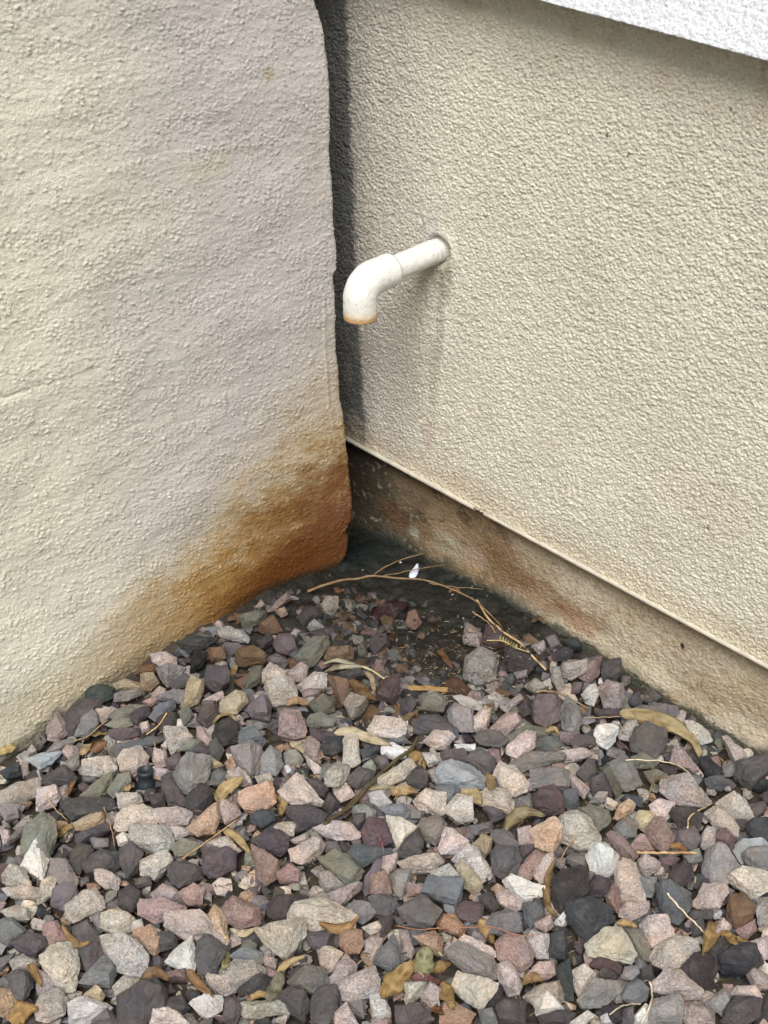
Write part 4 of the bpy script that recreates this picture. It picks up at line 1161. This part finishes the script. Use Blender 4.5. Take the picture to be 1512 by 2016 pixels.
# ------------------------------------------------------------ what has fallen on the stones
bpy.context.view_layer.update(); dg = bpy.context.evaluated_depsgraph_get()
def surf(px, py):
    r = ray(px, py); r = r/np.linalg.norm(r); ok, loc, *_ = scene.ray_cast(dg, Vector(C0), Vector(r))
    return (np.linalg.norm(np.array(loc)-C0), r) if ok else (np.linalg.norm(on_bed(px, py, .01)-C0), r)
def drape(pts, n, lift, win=3, flat=.5):
    pp = smooth_path(np.array(pts, float), n); D = []; Rr = []
    for p in pp: d, r = surf(*p); D.append(d); Rr.append(r)
    D = np.array(D); E = np.array([D[max(0, i-win):i+win+1].min() for i in range(n)])
    E = np.convolve(np.pad(E, win, mode='edge'), np.ones(2*win+1)/(2*win+1), 'valid'); E = E*(1-flat)+flat*np.linspace(E[0], E[-1], n); E = np.minimum(E, np.convolve(np.pad(D, 1, mode='edge'), np.ones(3)/3, 'valid')+.001)
    return C0+np.array(Rr)*(E-lift)[:, None]
MUP = np.array([0, -.42, .9])
def leaf_part(pts, wpx, rgb, curl=.5, lift=.003, twist=0., tip=.6, wav=.12, serr=0., seed=0, n=26, k=9, bend=0.):
    P = drape(pts, n, lift, 4, .55); ppm = F/np.linalg.norm(P[n//2]-C0); w = wpx*1.02/ppm*.5
    T = np.gradient(P, axis=0); T /= np.linalg.norm(T, axis=1)[:, None]
    t = np.linspace(0, 1, n); prof = np.sin(math.pi*np.clip(t*.98+.01, 0, 1)**.8)**(tip*1.45)*(1+.14*gnoise2(t*6+seed, t*0+seed, 12))
    V = []
    for i in range(n):
        m = MUP-T[i]*(MUP@T[i]); m /= np.linalg.norm(m); s = np.cross(T[i], m)
        a = twist*(t[i]-.5)+bend; s, m = s*math.cos(a)+m*math.sin(a), m*math.cos(a)-s*math.sin(a)
        for j in range(k):
            v = -1+2*j/(k-1); ww = w*prof[i]*(1+serr*abs(v)*math.sin(i*2.4+seed)); cu = curl*(1.15 if v*(1 if seed % 2 > 1 else -1) > 0 else .45)
            if abs(cu) > .02: x = math.sin(v*cu)/cu; y = (1-math.cos(v*cu))/cu
            else: x, y = v, 0
            wv = 1.7*wav*math.sin(t[i]*11+v*2.2+seed)*abs(v)+wav*.7*float(gnoise2(np.array([t[i]*5+seed]), np.array([v*2.]), 3)[0])-.06*(1-min(1, abs(v)*6))
            V.append(P[i]+s*x*ww+m*(y*ww+wv*w))
    V = np.array(V); G = V.reshape(n, k, 3)
    nn = np.cross(np.gradient(G, axis=0), np.gradient(G, axis=1)); nn /= np.linalg.norm(nn, axis=2)[..., None]+1e-12
    B = (G-nn*.0004).reshape(-1, 3); a = grid_faces(n, k).tolist(); b = (grid_faces(n, k, True)+n*k).tolist(); rim = []
    def strip(idx):
        for p_, q_ in zip(idx[:-1], idx[1:]): rim.append([q_, p_, p_+n*k, q_+n*k])
    strip([i*k for i in range(n)][::-1]); strip([i*k+k-1 for i in range(n)]); strip(list(range(k))); strip([(n-1)*k+j for j in range(k)][::-1])
    rgb = np.array(rgb, float); rgb = rgb*.68+rgb.mean()*.32-14+rng.normal(0, 5); c0 = lin(rgb)*.66; vv = np.abs(np.tile(np.linspace(-1, 1, k), n)); tt_ = np.repeat(t, k)
    cc = c0[None]*(1+.07*np.sin(tt_*30-vv*5+seed)*(vv > .12))[:, None]*(1+.25*(vv < .12))[:, None]
    dk = sstep(.1, .6, gnoise2(tt_*5+seed, vv*2+seed, 17))[:, None]; cc = cc*(1-.6*dk*np.array([.7, .85, 1.])); e = sstep(.88, 1., tt_)[:, None]; cc = cc*(1-.4*e)
    return np.concatenate([V, B]), a+b+rim, np.clip(np.concatenate([cc, cc*.9]), .005, .9)
def leaf(label, pts, wpx, rgb, group='dry leaves fallen on the stones', name='dry_leaf', **kw):
    V, Fc, c = leaf_part(pts, wpx, rgb, seed=len(label)*.7, **kw)
    o = mesh_any(name, [(V, Fc)], M_LF, None, c, V.mean(0)); return tag(o, label, 'leaf', group)
GO, YE, CR, BR, OL = (196,156,88), (206,176,112), (212,194,150), (140,98,58), (160,154,112)
leaf('long curled yellow leaf lying along the foot of the house wall', [(1220,1403),(1271,1414),(1314,1431),(1344,1449),(1366,1468),(1376,1492)], 44, (196,172,116), curl=1.25, twist=1.3, n=50, k=13, wav=.10, tip=.5)
leaf('broad ribbed yellow leaf left of the peach-coloured block', [(427,1578),(448,1552),(480,1530)], 32, YE, curl=.5, serr=.06)
leaf('narrow twisted yellow leaf below the ribbed yellow leaf', [(440,1634),(468,1650),(497,1686)], 17, YE, curl=.8)
leaf('short golden leaf wedged right of the peach-coloured block', [(542,1568),(556,1582),(553,1606)], 24, GO, curl=.8)
leaf('long cream leaf lying above the dark long twig', [(658,1443),(690,1441),(730,1455),(772,1468)], 22, CR, curl=.35)
leaf('small cream leaf pointing at a pink stone, left of the long cream leaf', [(571,1460),(585,1470),(600,1482)], 13, CR, curl=.4)
leaf('thin olive leaf strip under the dark long twig', [(723,1554),(755,1550),(792,1552)], 10, (178,166,122), curl=.5)
leaf('brown-gold leaf beside the upper end of the dark long twig', [(803,1484),(822,1493),(838,1514)], 26, GO, curl=.7, serr=.1)
leaf('crinkled gold leaf right of the olive leaf strip', [(770,1562),(795,1556),(826,1562)], 22, (198,160,104), curl=.5, serr=.1)
leaf('hooked golden-brown leaf on the largest beige slab', [(628,1815),(660,1828),(690,1822),(709,1800)], 20, (188,142,78), curl=.9, twist=1.)
leaf('cream leaf strip below the maroon stone with white crystals', [(453,1829),(480,1838),(511,1824)], 14, CR, curl=.3)
leaf('slim yellow leaf beneath the beige kite-shaped stone', [(545,1916),(568,1895),(602,1882)], 14, YE, curl=.6)
leaf('grey-green oval leaf standing right of the large speckled whitish stone', [(533,1972),(542,1945),(556,1914)], 30, (146,142,116), curl=.3, tip=.45)
leaf('curled golden leaf below the large speckled whitish stone', [(487,1970),(510,1958),(535,1962)], 16, GO, curl=.9)
leaf('large ochre leaf at the lower middle with a split rim', [(756,1966),(782,1930),(815,1892)], 42, (200,162,92), curl=.6, serr=.08, n=34)
leaf('olive-green leaf standing upright at the lower middle', [(836,1924),(834,1895),(842,1862)], 40, (152,150,98), curl=.5, serr=.05, tip=.45)
leaf('yellow crinkled leaf right of the olive-green leaf', [(850,1914),(868,1902),(888,1896)], 22, GO, curl=.6, serr=.1)
leaf('red oval leaf among the stones at the lower middle', [(808,1922),(835,1928),(868,1934)], 22, (140,82,80), curl=.4, tip=.45)
leaf('golden curled leaf left of the big cream flat-topped stone', [(868,1938),(880,1958),(892,1986)], 34, GO, curl=.9)
leaf('small brown leaf rolled into a tube, below the golden curled leaf', [(851,1984),(862,1992),(874,1998)], 22, (168,112,60), curl=1.6)
leaf('square scrap of ochre leaf right of the largest pale blue stone', [(964,1524),(966,1538),(968,1556)], 20, (190,160,102), curl=.2, tip=.25)
leaf('pale ochre leaf scrap below the largest pale blue stone', [(908,1556),(928,1562),(948,1584)], 30, (204,178,120), curl=.3, tip=.4)
leaf('arched olive-tan leaf above the rusty orange stone', [(994,1634),(1012,1610),(1038,1598),(1072,1606)], 26, (166,150,108), curl=.4, tip=.5)
leaf('long crumpled brown leaf right of the long greenish-white stone', [(1096,1688),(1082,1720),(1076,1760),(1082,1790),(1098,1806)], 17, (170,136,84), curl=.9, twist=1.6, serr=.15, n=36)
leaf('crumbly gold leaf above the gritty red-brown stone', [(944,1810),(958,1830),(972,1858)], 26, (196,152,90), curl=.6, serr=.2)
leaf('brown-gold leaf above the small whitish stone at the bottom', [(1028,1938),(1048,1926),(1070,1930)], 22, (178,142,86), curl=.7)
leaf('golden leaf folded to a point at the lower right', [(1409,1818),(1398,1842),(1382,1880)], 32, (204,164,94), curl=1.0)
leaf('golden leaf under the glossy orange-brown stone', [(1420,1834),(1444,1850),(1476,1854)], 20, (196,152,86), curl=.7, serr=.1)
leaf('narrow gold leaf above the large cream two-part stone', [(1214,1818),(1234,1818),(1256,1826)], 16, GO, curl=.8)
leaf('orange-brown leaf below the rose stone with a black patch', [(1318,1666),(1338,1668),(1354,1680)], 16, (180,128,70), curl=.8)
leaf('fan-like ribbed brown leaf at the lower left', [(372,1908),(388,1934),(420,1962)], 20, (176,132,86), curl=.8, serr=.12)
leaf('curved brown-gold leaf right of the crumbly pink-red stone', [(122,1822),(136,1848),(156,1860),(178,1854)], 19, (176,134,74), curl=.9)
leaf('small gold leaf left of the big beige pointed stone', [(58,1898),(68,1916),(82,1942)], 17, (184,142,80), curl=.8)
leaf('large golden-brown leaf at the bottom left corner', [(18,2010),(42,1994),(74,1986)], 44, (190,144,74), curl=.5, serr=.1)
leaf('brown leaf below the big pale veined stone', [(280,1926),(305,1916),(334,1928)], 26, (150,112,70), curl=.7)
leaf('narrow yellow-green leaf standing by the large speckled whitish stone', [(439,1910),(446,1892),(449,1872)], 15, (178,168,104), curl=.5)
leaf('gold leaf curled between the green-grey stone and the yellow-tan stone', [(113,1648),(128,1632),(144,1626)], 16, (196,158,84), curl=.8)
leaf('yellow leaf at the left edge by the garden wall', [(-6,1480),(12,1474),(32,1470)], 24, (200,172,96), curl=.5)
leaf('yellow leaf tip right of the flat pale blue-grey stone', [(158,1486),(172,1474),(188,1464)], 15, YE, curl=.5)
leaf('small bright yellow leaf below the dark slab at the garden wall', [(178,1448),(194,1442),(213,1443)], 15, (212,178,110), curl=.6)
leaf('rolled brown leaf right of the yellow leaf tip', [(178,1478),(196,1468),(210,1460)], 26, (150,104,64), curl=1.3)
leaf('thin orange-brown leaf above the dusty pink stones at the left', [(133,1566),(139,1550),(149,1536)], 11, (160,108,64), curl=.6)
leaf('tiny ochre leaf standing beside the yellow-beige stone', [(457,1332),(461,1320),(467,1309)], 14, (186,148,84), curl=.6)
leaf('oval ochre leaf below the big beige stone near the centre', [(563,1386),(585,1379),(608,1388)], 17, (184,144,98), curl=.4, tip=.45)
leaf('crumpled brown leaf under the pale pods', [(688,1340),(706,1356),(722,1370),(744,1380)], 28, (138,102,60), curl=.9, serr=.2)
leaf('cream scrap curling left of the purple block', [(719,1324),(732,1336),(738,1368)], 13, (206,178,138), curl=.9)
leaf('tan leaf above the long beige brick-like stone', [(794,1418),(808,1408),(824,1396)], 14, (186,148,106), curl=.5)
leaf('brown-orange leaf on the wet soil left of the pale stained stone', [(862,1280),(874,1292),(892,1318)], 13, (140,92,56), curl=.6, serr=.2)
leaf('yellow leaf left of the dark maroon rounded stone', [(1078,1444),(1086,1436),(1096,1430)], 16, (194,160,104), curl=.5)
leaf('wet dark red-brown leaf stuck to the mud', [(732,1212),(762,1206),(802,1186)], 40, (74,38,20), curl=.25, lift=.002, tip=.4)
leaf('curved tan leaf rim around a dark stone above the centre left', [(420,1424),(432,1410),(452,1407),(468,1420)], 7, (178,148,100), curl=.4, tip=.2)
leaf('yellow two-pointed leaf under the dark maroon rounded stone', [(1074,1440),(1092,1436),(1100,1448)], 10, (200,172,112), curl=.5)
leaf('golden leaf lying left of the orange-tan wedge stone', [(245,1556),(252,1552),(258,1546)], 11, (196,156,86), curl=.3)

for lb, p, w_, cc, g_ in [('dark brown sodden leaf scrap under the forked branch', [(700,1172),(716,1180),(734,1178)], 20, (84,62,44), 0), ('curled brown leaf scrap left of the wet red-brown leaf', [(668,1222),(684,1214),(702,1220)], 18, (96,70,48), 0),
    ('rust-coloured leaf scrap above the squarish tan stone', [(655,1158),(668,1164),(680,1160)], 14, (124,84,46), 0), ('sodden brown leaf scrap right of the wet orange stone', [(838,1216),(856,1222),(872,1216)], 18, (80,58,42), 0),
    ('thin brown leaf scrap beside the right end of the branch', [(884,1166),(896,1160),(908,1166)], 10, (140,96,52), 0), ('greyish leaf scrap below the wet red-brown leaf', [(742,1246),(756,1238),(772,1246)], 16, (92,84,72), 0),
    ('brown leaf scrap near the house wall foot right of the branch', [(1046,1224),(1060,1218),(1076,1228)], 12, (122,102,66), 0)]:
    leaf(lb, p, w_, cc, curl=.7, lift=.003, serr=.2, wav=.2)
def bits(name, label, cat, paths, rgb, mat=None, group=None, n=36, lift=.002, win=3, flat=.5):
    parts = []; C = []
    for pts, r0, r1 in paths:
        P = drape(pts, n, lift, win, flat); ppm = F/np.linalg.norm(P[0]-C0)
        w = .0006*gnoise2(np.linspace(0, 9, n), np.full(n, len(pts)*1.3), 5)[:, None]; P = P+w
        R = np.linspace(r0, r1, n)/ppm*.5*(1+.12*np.sin(np.arange(n)*1.9)); v, f = tube(P, R, 7); parts.append((v, f))
        C.append(lin(rgb)[None]*(1+.25*gnoise2(v[:, 0]*200, v[:, 1]*200, 6))[:, None])
    V0 = parts[0][0].mean(0); o = mesh_any(name, parts, mat or M_LF, None, np.clip(np.concatenate(C), .004, .9), V0); return tag(o, label, cat, group)
bits('branch', 'thin brown forked branch lying across the wet soil in the corner', 'branch',
     [([(606,1164),(640,1152),(672,1143),(705,1139),(735,1134),(780,1139),(830,1142),(880,1156),(925,1176),(958,1202),(986,1232)], 6, 2.6),
      ([(733,1135),(752,1120),(790,1102),(834,1090)], 3.6, 2.4), ([(745,1136),(790,1127),(835,1118),(874,1113)], 2.5, 1.6), ([(846,1149),(890,1155),(952,1160)], 3, 1.2)], (116,94,66), n=60, lift=.006, win=8, flat=.75)
bits('twig', 'pale bent stem running down beside the pale stained stone', 'twig', [([(938,1182),(965,1220),(992,1245),(1030,1272),(1075,1319)], 4.5, 4), ([(1000,1250),(1020,1262),(1026,1275)], 2, 1.5), ([(930,1205),(960,1225),(975,1245)], 2.5, 1.5)], (176,152,112), n=40, lift=.004, win=6, flat=.7)
bits('twig', 'long dark twig slanting across the stones at the centre', 'twig', [([(640,1622),(662,1606),(690,1588),(718,1556),(747,1525),(785,1492),(808,1476),(822,1452)], 9, 7), ([(690,1588),(684,1606),(680,1616)], 4, 2), ([(668,1604),(700,1570),(742,1536)], 5, 2.5)], (74,64,44), n=60, lift=.004, win=6, flat=.8)
GRS = 'thin dry straws strewn over the stones'
for lb, p, a, b_, cc in [('tan straw slanting between the rusty brown stone and the square peach block', [(360,1690),(400,1662),(430,1640),(470,1612)], 3, 2.5, (170,142,100)),
    ('grey stem crossing below the dark slab at the garden wall', [(140,1462),(175,1448),(198,1428),(212,1418)], 3, 2, (130,112,90)),
    ('pale straw bent at a right angle at the lower right', [(1354,1630),(1356,1612),(1368,1600),(1402,1582)], 3.5, 3, (190,172,140)),
    ('pale straw lying across the flat blue slate', [(1313,1759),(1345,1794),(1386,1835)], 3.5, 3, (196,180,158)),
    ('long hair-thin reddish stem across the lower middle', [(780,1822),(830,1830),(900,1826),(975,1826),(1010,1840),(1050,1842)], 2.4, 2.2, (140,100,80)),
    ('pale curved straw at the bottom right of the middle', [(1279,1932),(1284,1960),(1276,1990),(1262,2016)], 4, 3, (196,184,160)),
    ('long pale straw above the large pale slab with a dark stripe', [(1232,1496),(1285,1497),(1330,1505),(1356,1522)], 2.6, 2, (190,178,152)),
    ('dark arched stem left of the large pale slab with a dark stripe', [(1279,1576),(1282,1550),(1294,1534),(1312,1530)], 4, 3, (110,92,60)),
    ('light straw below the white and pink blocks at the left', [(90,1566),(108,1592),(134,1616)], 3, 2, (176,152,116)),
    ('thin brown stem above the veined grey slab', [(204,1590),(216,1618),(226,1666)], 3, 2, (128,108,88)),
    ('fine straw above the round flat beige stone', [(328,1404),(312,1428),(288,1446)], 3, 2, (184,156,112)),
    ('straight tan straw under the rose stone with a black patch', [(1254,1679),(1310,1679),(1372,1679)], 6, 5, (176,146,110)),
    ('curved grey stem at the bottom by the whitish stones', [(1200,1998),(1226,1980),(1262,1976)], 3, 2.4, (176,168,150)),
    ('thin straw from the garden wall over the pale stone', [(418,1216),(424,1240),(430,1266)], 2.4, 1.6, (140,104,72)),
    ('fine upright stem below the golden brown stone', [(640,1352),(632,1370),(622,1380)], 2.6, 1.6, (128,98,66)),
    ('grey-brown straw lying below the dark maroon rounded stone', [(1056,1362),(1090,1362),(1128,1378),(1160,1398)], 4.5, 2.5, (138,118,94)),
    ('hair-thin straw across the dark stones left of the curled leaf', [(1148,1414),(1190,1412),(1234,1410)], 2, 1.6, (160,140,112)),
    ('thin straw beside the big jagged blue-black stone', [(1100,1700),(1116,1670),(1132,1652)], 2.6, 2, (150,126,92)),
    ('fine straw over the reddish stones right of the angular maroon stone', [(1196,1582),(1222,1600),(1240,1622),(1262,1632)], 2, 1.6, (150,112,80)),
    ('thin red stem between the cream arrowhead and the pink cube', [(742,1640),(752,1660),(756,1680)], 2, 1.6, (140,90,76))]:
    bits('straw', lb, 'straw', [(p, a, b_)], cc, group=GRS, n=24)
# pale pods
rt = empty('seed_pod', tuple(on_bed(690, 1320, .01))); tag(rt, 'two pale dried seed pods on one stem beside the peach stone', 'seed pods')
for pts, w_ in [([(636,1307),(665,1300),(700,1310),(715,1312)], 10), ([(638,1324),(665,1314),(700,1312),(716,1313)], 12)]:
    V, Fc, c = leaf_part(pts, w_, (206,200,166), curl=1.2, lift=.007, seed=w_); mesh_any('pod', [(V, Fc)], M_LF, rt, c, V.mean(0))
P = drape([(712,1312),(732,1320),(756,1336)], 20, .006, 4, .7); V, Fc = tube(P, np.linspace(.0013, .0008, 20), 7); mesh_any('stem', [(V, Fc)], M_LF, rt, np.repeat(lin((190,180,140))[None], len(V), 0), V.mean(0))
# leaflet sprig
rt = empty('leaf_sprig', tuple(on_bed(1010, 1268, .01))); tag(rt, 'yellow fern-like sprig with tiny leaflets right of the wet soil', 'sprig')
P = drape([(958,1261),(990,1262),(1015,1275),(1042,1284)], 24, .007, 5, .8); V, Fc = tube(P, .0006, 6); mesh_any('stem', [(V, Fc)], M_LF, rt, np.repeat(lin((180,160,110))[None], len(V), 0), V.mean(0))
for i in range(7):
    x, y = 984+i*5.2, 1263+i*2.6
    V, Fc, c = leaf_part([(x, y), (x+1, y-7), (x+3, y-14+i*.6)], 4.6, (190,178,110), curl=.3, lift=.008, n=8, k=5, wav=.02); mesh_any('leaflet', [(V, Fc)], M_LF, rt, c, V.mean(0))
# wood chip, black tube, white scraps
P = drape([(804,1355),(840,1356),(882,1359)], 14, .003, 4, .8); V, Fc = tube(P, .0031, 6); V = V+.0006*np.stack([gnoise2(V[:, 0]*300, V[:, 1]*300, s_) for s_ in (1, 2, 3)], 1)
tag(mesh_any('wood_chip', [(V, Fc)], M_LF, None, np.repeat(lin((140,112,72))[None], len(V), 0), V.mean(0), smooth=False), 'flat orange-brown wood chip below the wet soil', 'wood chip')
c_ = on_bed(288, 1549, -.002); R0 = .0078
prof = [(R0*.9, -.004), (R0*1.12, -.002), (R0*1.12, .006), (R0*.94, .0075), (R0*.98, .015), (R0*1.04, .0155), (R0*1.04, .0195), (R0*.84, .0195), (R0*.78, .012), (R0*.76, -.003)]
k = 28; tl = Matrix.Rotation(-.18, 3, 'X'); V = np.array([np.array(tl @ Vector((r*math.cos(a), r*math.sin(a), z)))+c_ for r, z in prof for a in np.linspace(0, 2*math.pi, k, endpoint=False)])
Fc = [[i*k+j, i*k+(j+1) % k, (i+1)*k+(j+1) % k, (i+1)*k+j] for i in range(len(prof)-1) for j in range(k)]+[[(len(prof)-1)*k+j for j in range(k)]]
tag(mesh_any('plastic_tube', [(V, Fc)], M_BLK, None, None, c_), 'short black plastic tube end standing in the gravel at the left', 'tube')
q = on_bed(815, 1126, .003); R_ = []
for (px, py, r) in [(806,1137,.0018),(812,1133,.0034),(817,1127,.0034),(821,1119,.0026),(822,1112,.0016),(810,1128,.0022),(815,1137,.0024)]:
    p = on_bed(px, py, .003); R_ += [p+np.array([random.uniform(-1, 1), random.uniform(-1, 1), random.uniform(-.6, .8)])*r for _ in range(5)]
V, Fc = stone_surface(np.array(R_), .008, 3, 77); tag(mesh_any('paper_scrap', [(V, Fc.tolist())], M_WHT, None, None, V.mean(0)), 'small crumpled white scrap behind the forked branch', 'scrap')
q = on_bed(790, 1107, .002); V, Fc = stone_surface(q+rng.normal(size=(10, 3))*.0009, .003, 2, 78); tag(mesh_any('white_crumb', [(V, Fc.tolist())], M_WHT, None, None, V.mean(0)), 'tiny white crumb on the dark wet soil', 'crumb')
# crumbs of straw, bark and leaf
PV, PF, PC, no = [], [], [], 0
def crumb(px, py, L, w, rgb, lim=.02):
    global no
    d, r = surf(px, py); p = C0+r*(d-.0012)
    if not inside(p[0], p[1], .006) or p[2] > float(bed(p[0], p[1]))+lim: return
    a = random.uniform(0, 6.3); u = np.array([math.cos(a), math.sin(a), random.uniform(-.25, .25)]); s = np.cross(u, [0, 0, 1]); s /= np.linalg.norm(s); m = np.cross(s, u)
    P = [p-u*L/2, p-u*L/6+m*L*.12, p+u*L/6+m*L*.1, p+u*L/2]; ws = [w*.3, w, w*.8, w*.2]; b = no
    for q_, w_ in zip(P, ws): PV.extend([q_+s*w_/2, q_+m*w_*.35, q_-s*w_/2, q_-m*w_*.2]); no += 4; PC.extend([lin(rgb)*random.uniform(.6, 1.15)]*4) if w_ == ws[0] else PC.extend([PC[-1]]*4)
    for i in range(3):
        for j in range(4): PF.append([b+i*4+j, b+i*4+(j+1) % 4, b+i*4+4+(j+1) % 4, b+i*4+4+j])
    PF.append([b+3, b+2, b+1, b]); PF.append([b+12, b+13, b+14, b+15])
pal = [(128,110,86), (100,78,54), (146,138,120), (82,62,44), (140,112,76), (60,52,42), (116,110,98)]
for _ in range(300):
    px = random.gauss(890, 90); py = random.gauss(1300, 36)
    if py > 1130+abs(px-850)*.1: crumb(px, py, random.uniform(.002, .008), random.uniform(.0006, .0016), random.choice(pal))
for _ in range(260): crumb(random.uniform(640, 1060), random.uniform(1120, 1320), random.uniform(.0015, .005), random.uniform(.0005, .0022), random.choice(pal[1:4]+[(40,36,30)]*3))
for _ in range(2600): 
    px = random.uniform(0, 1512); py = random.uniform(1340, 2010); crumb(px, py, random.uniform(.003, .011), random.uniform(.0006, .0022), random.choice(pal), .007)
tag(mesh_any('leaf_litter', [(np.array(PV), PF)], M_LF, None, np.array(PC), smooth=False), 'crumbs of straw, bark and leaf scattered on soil and stones', 'litter', kind='stuff')
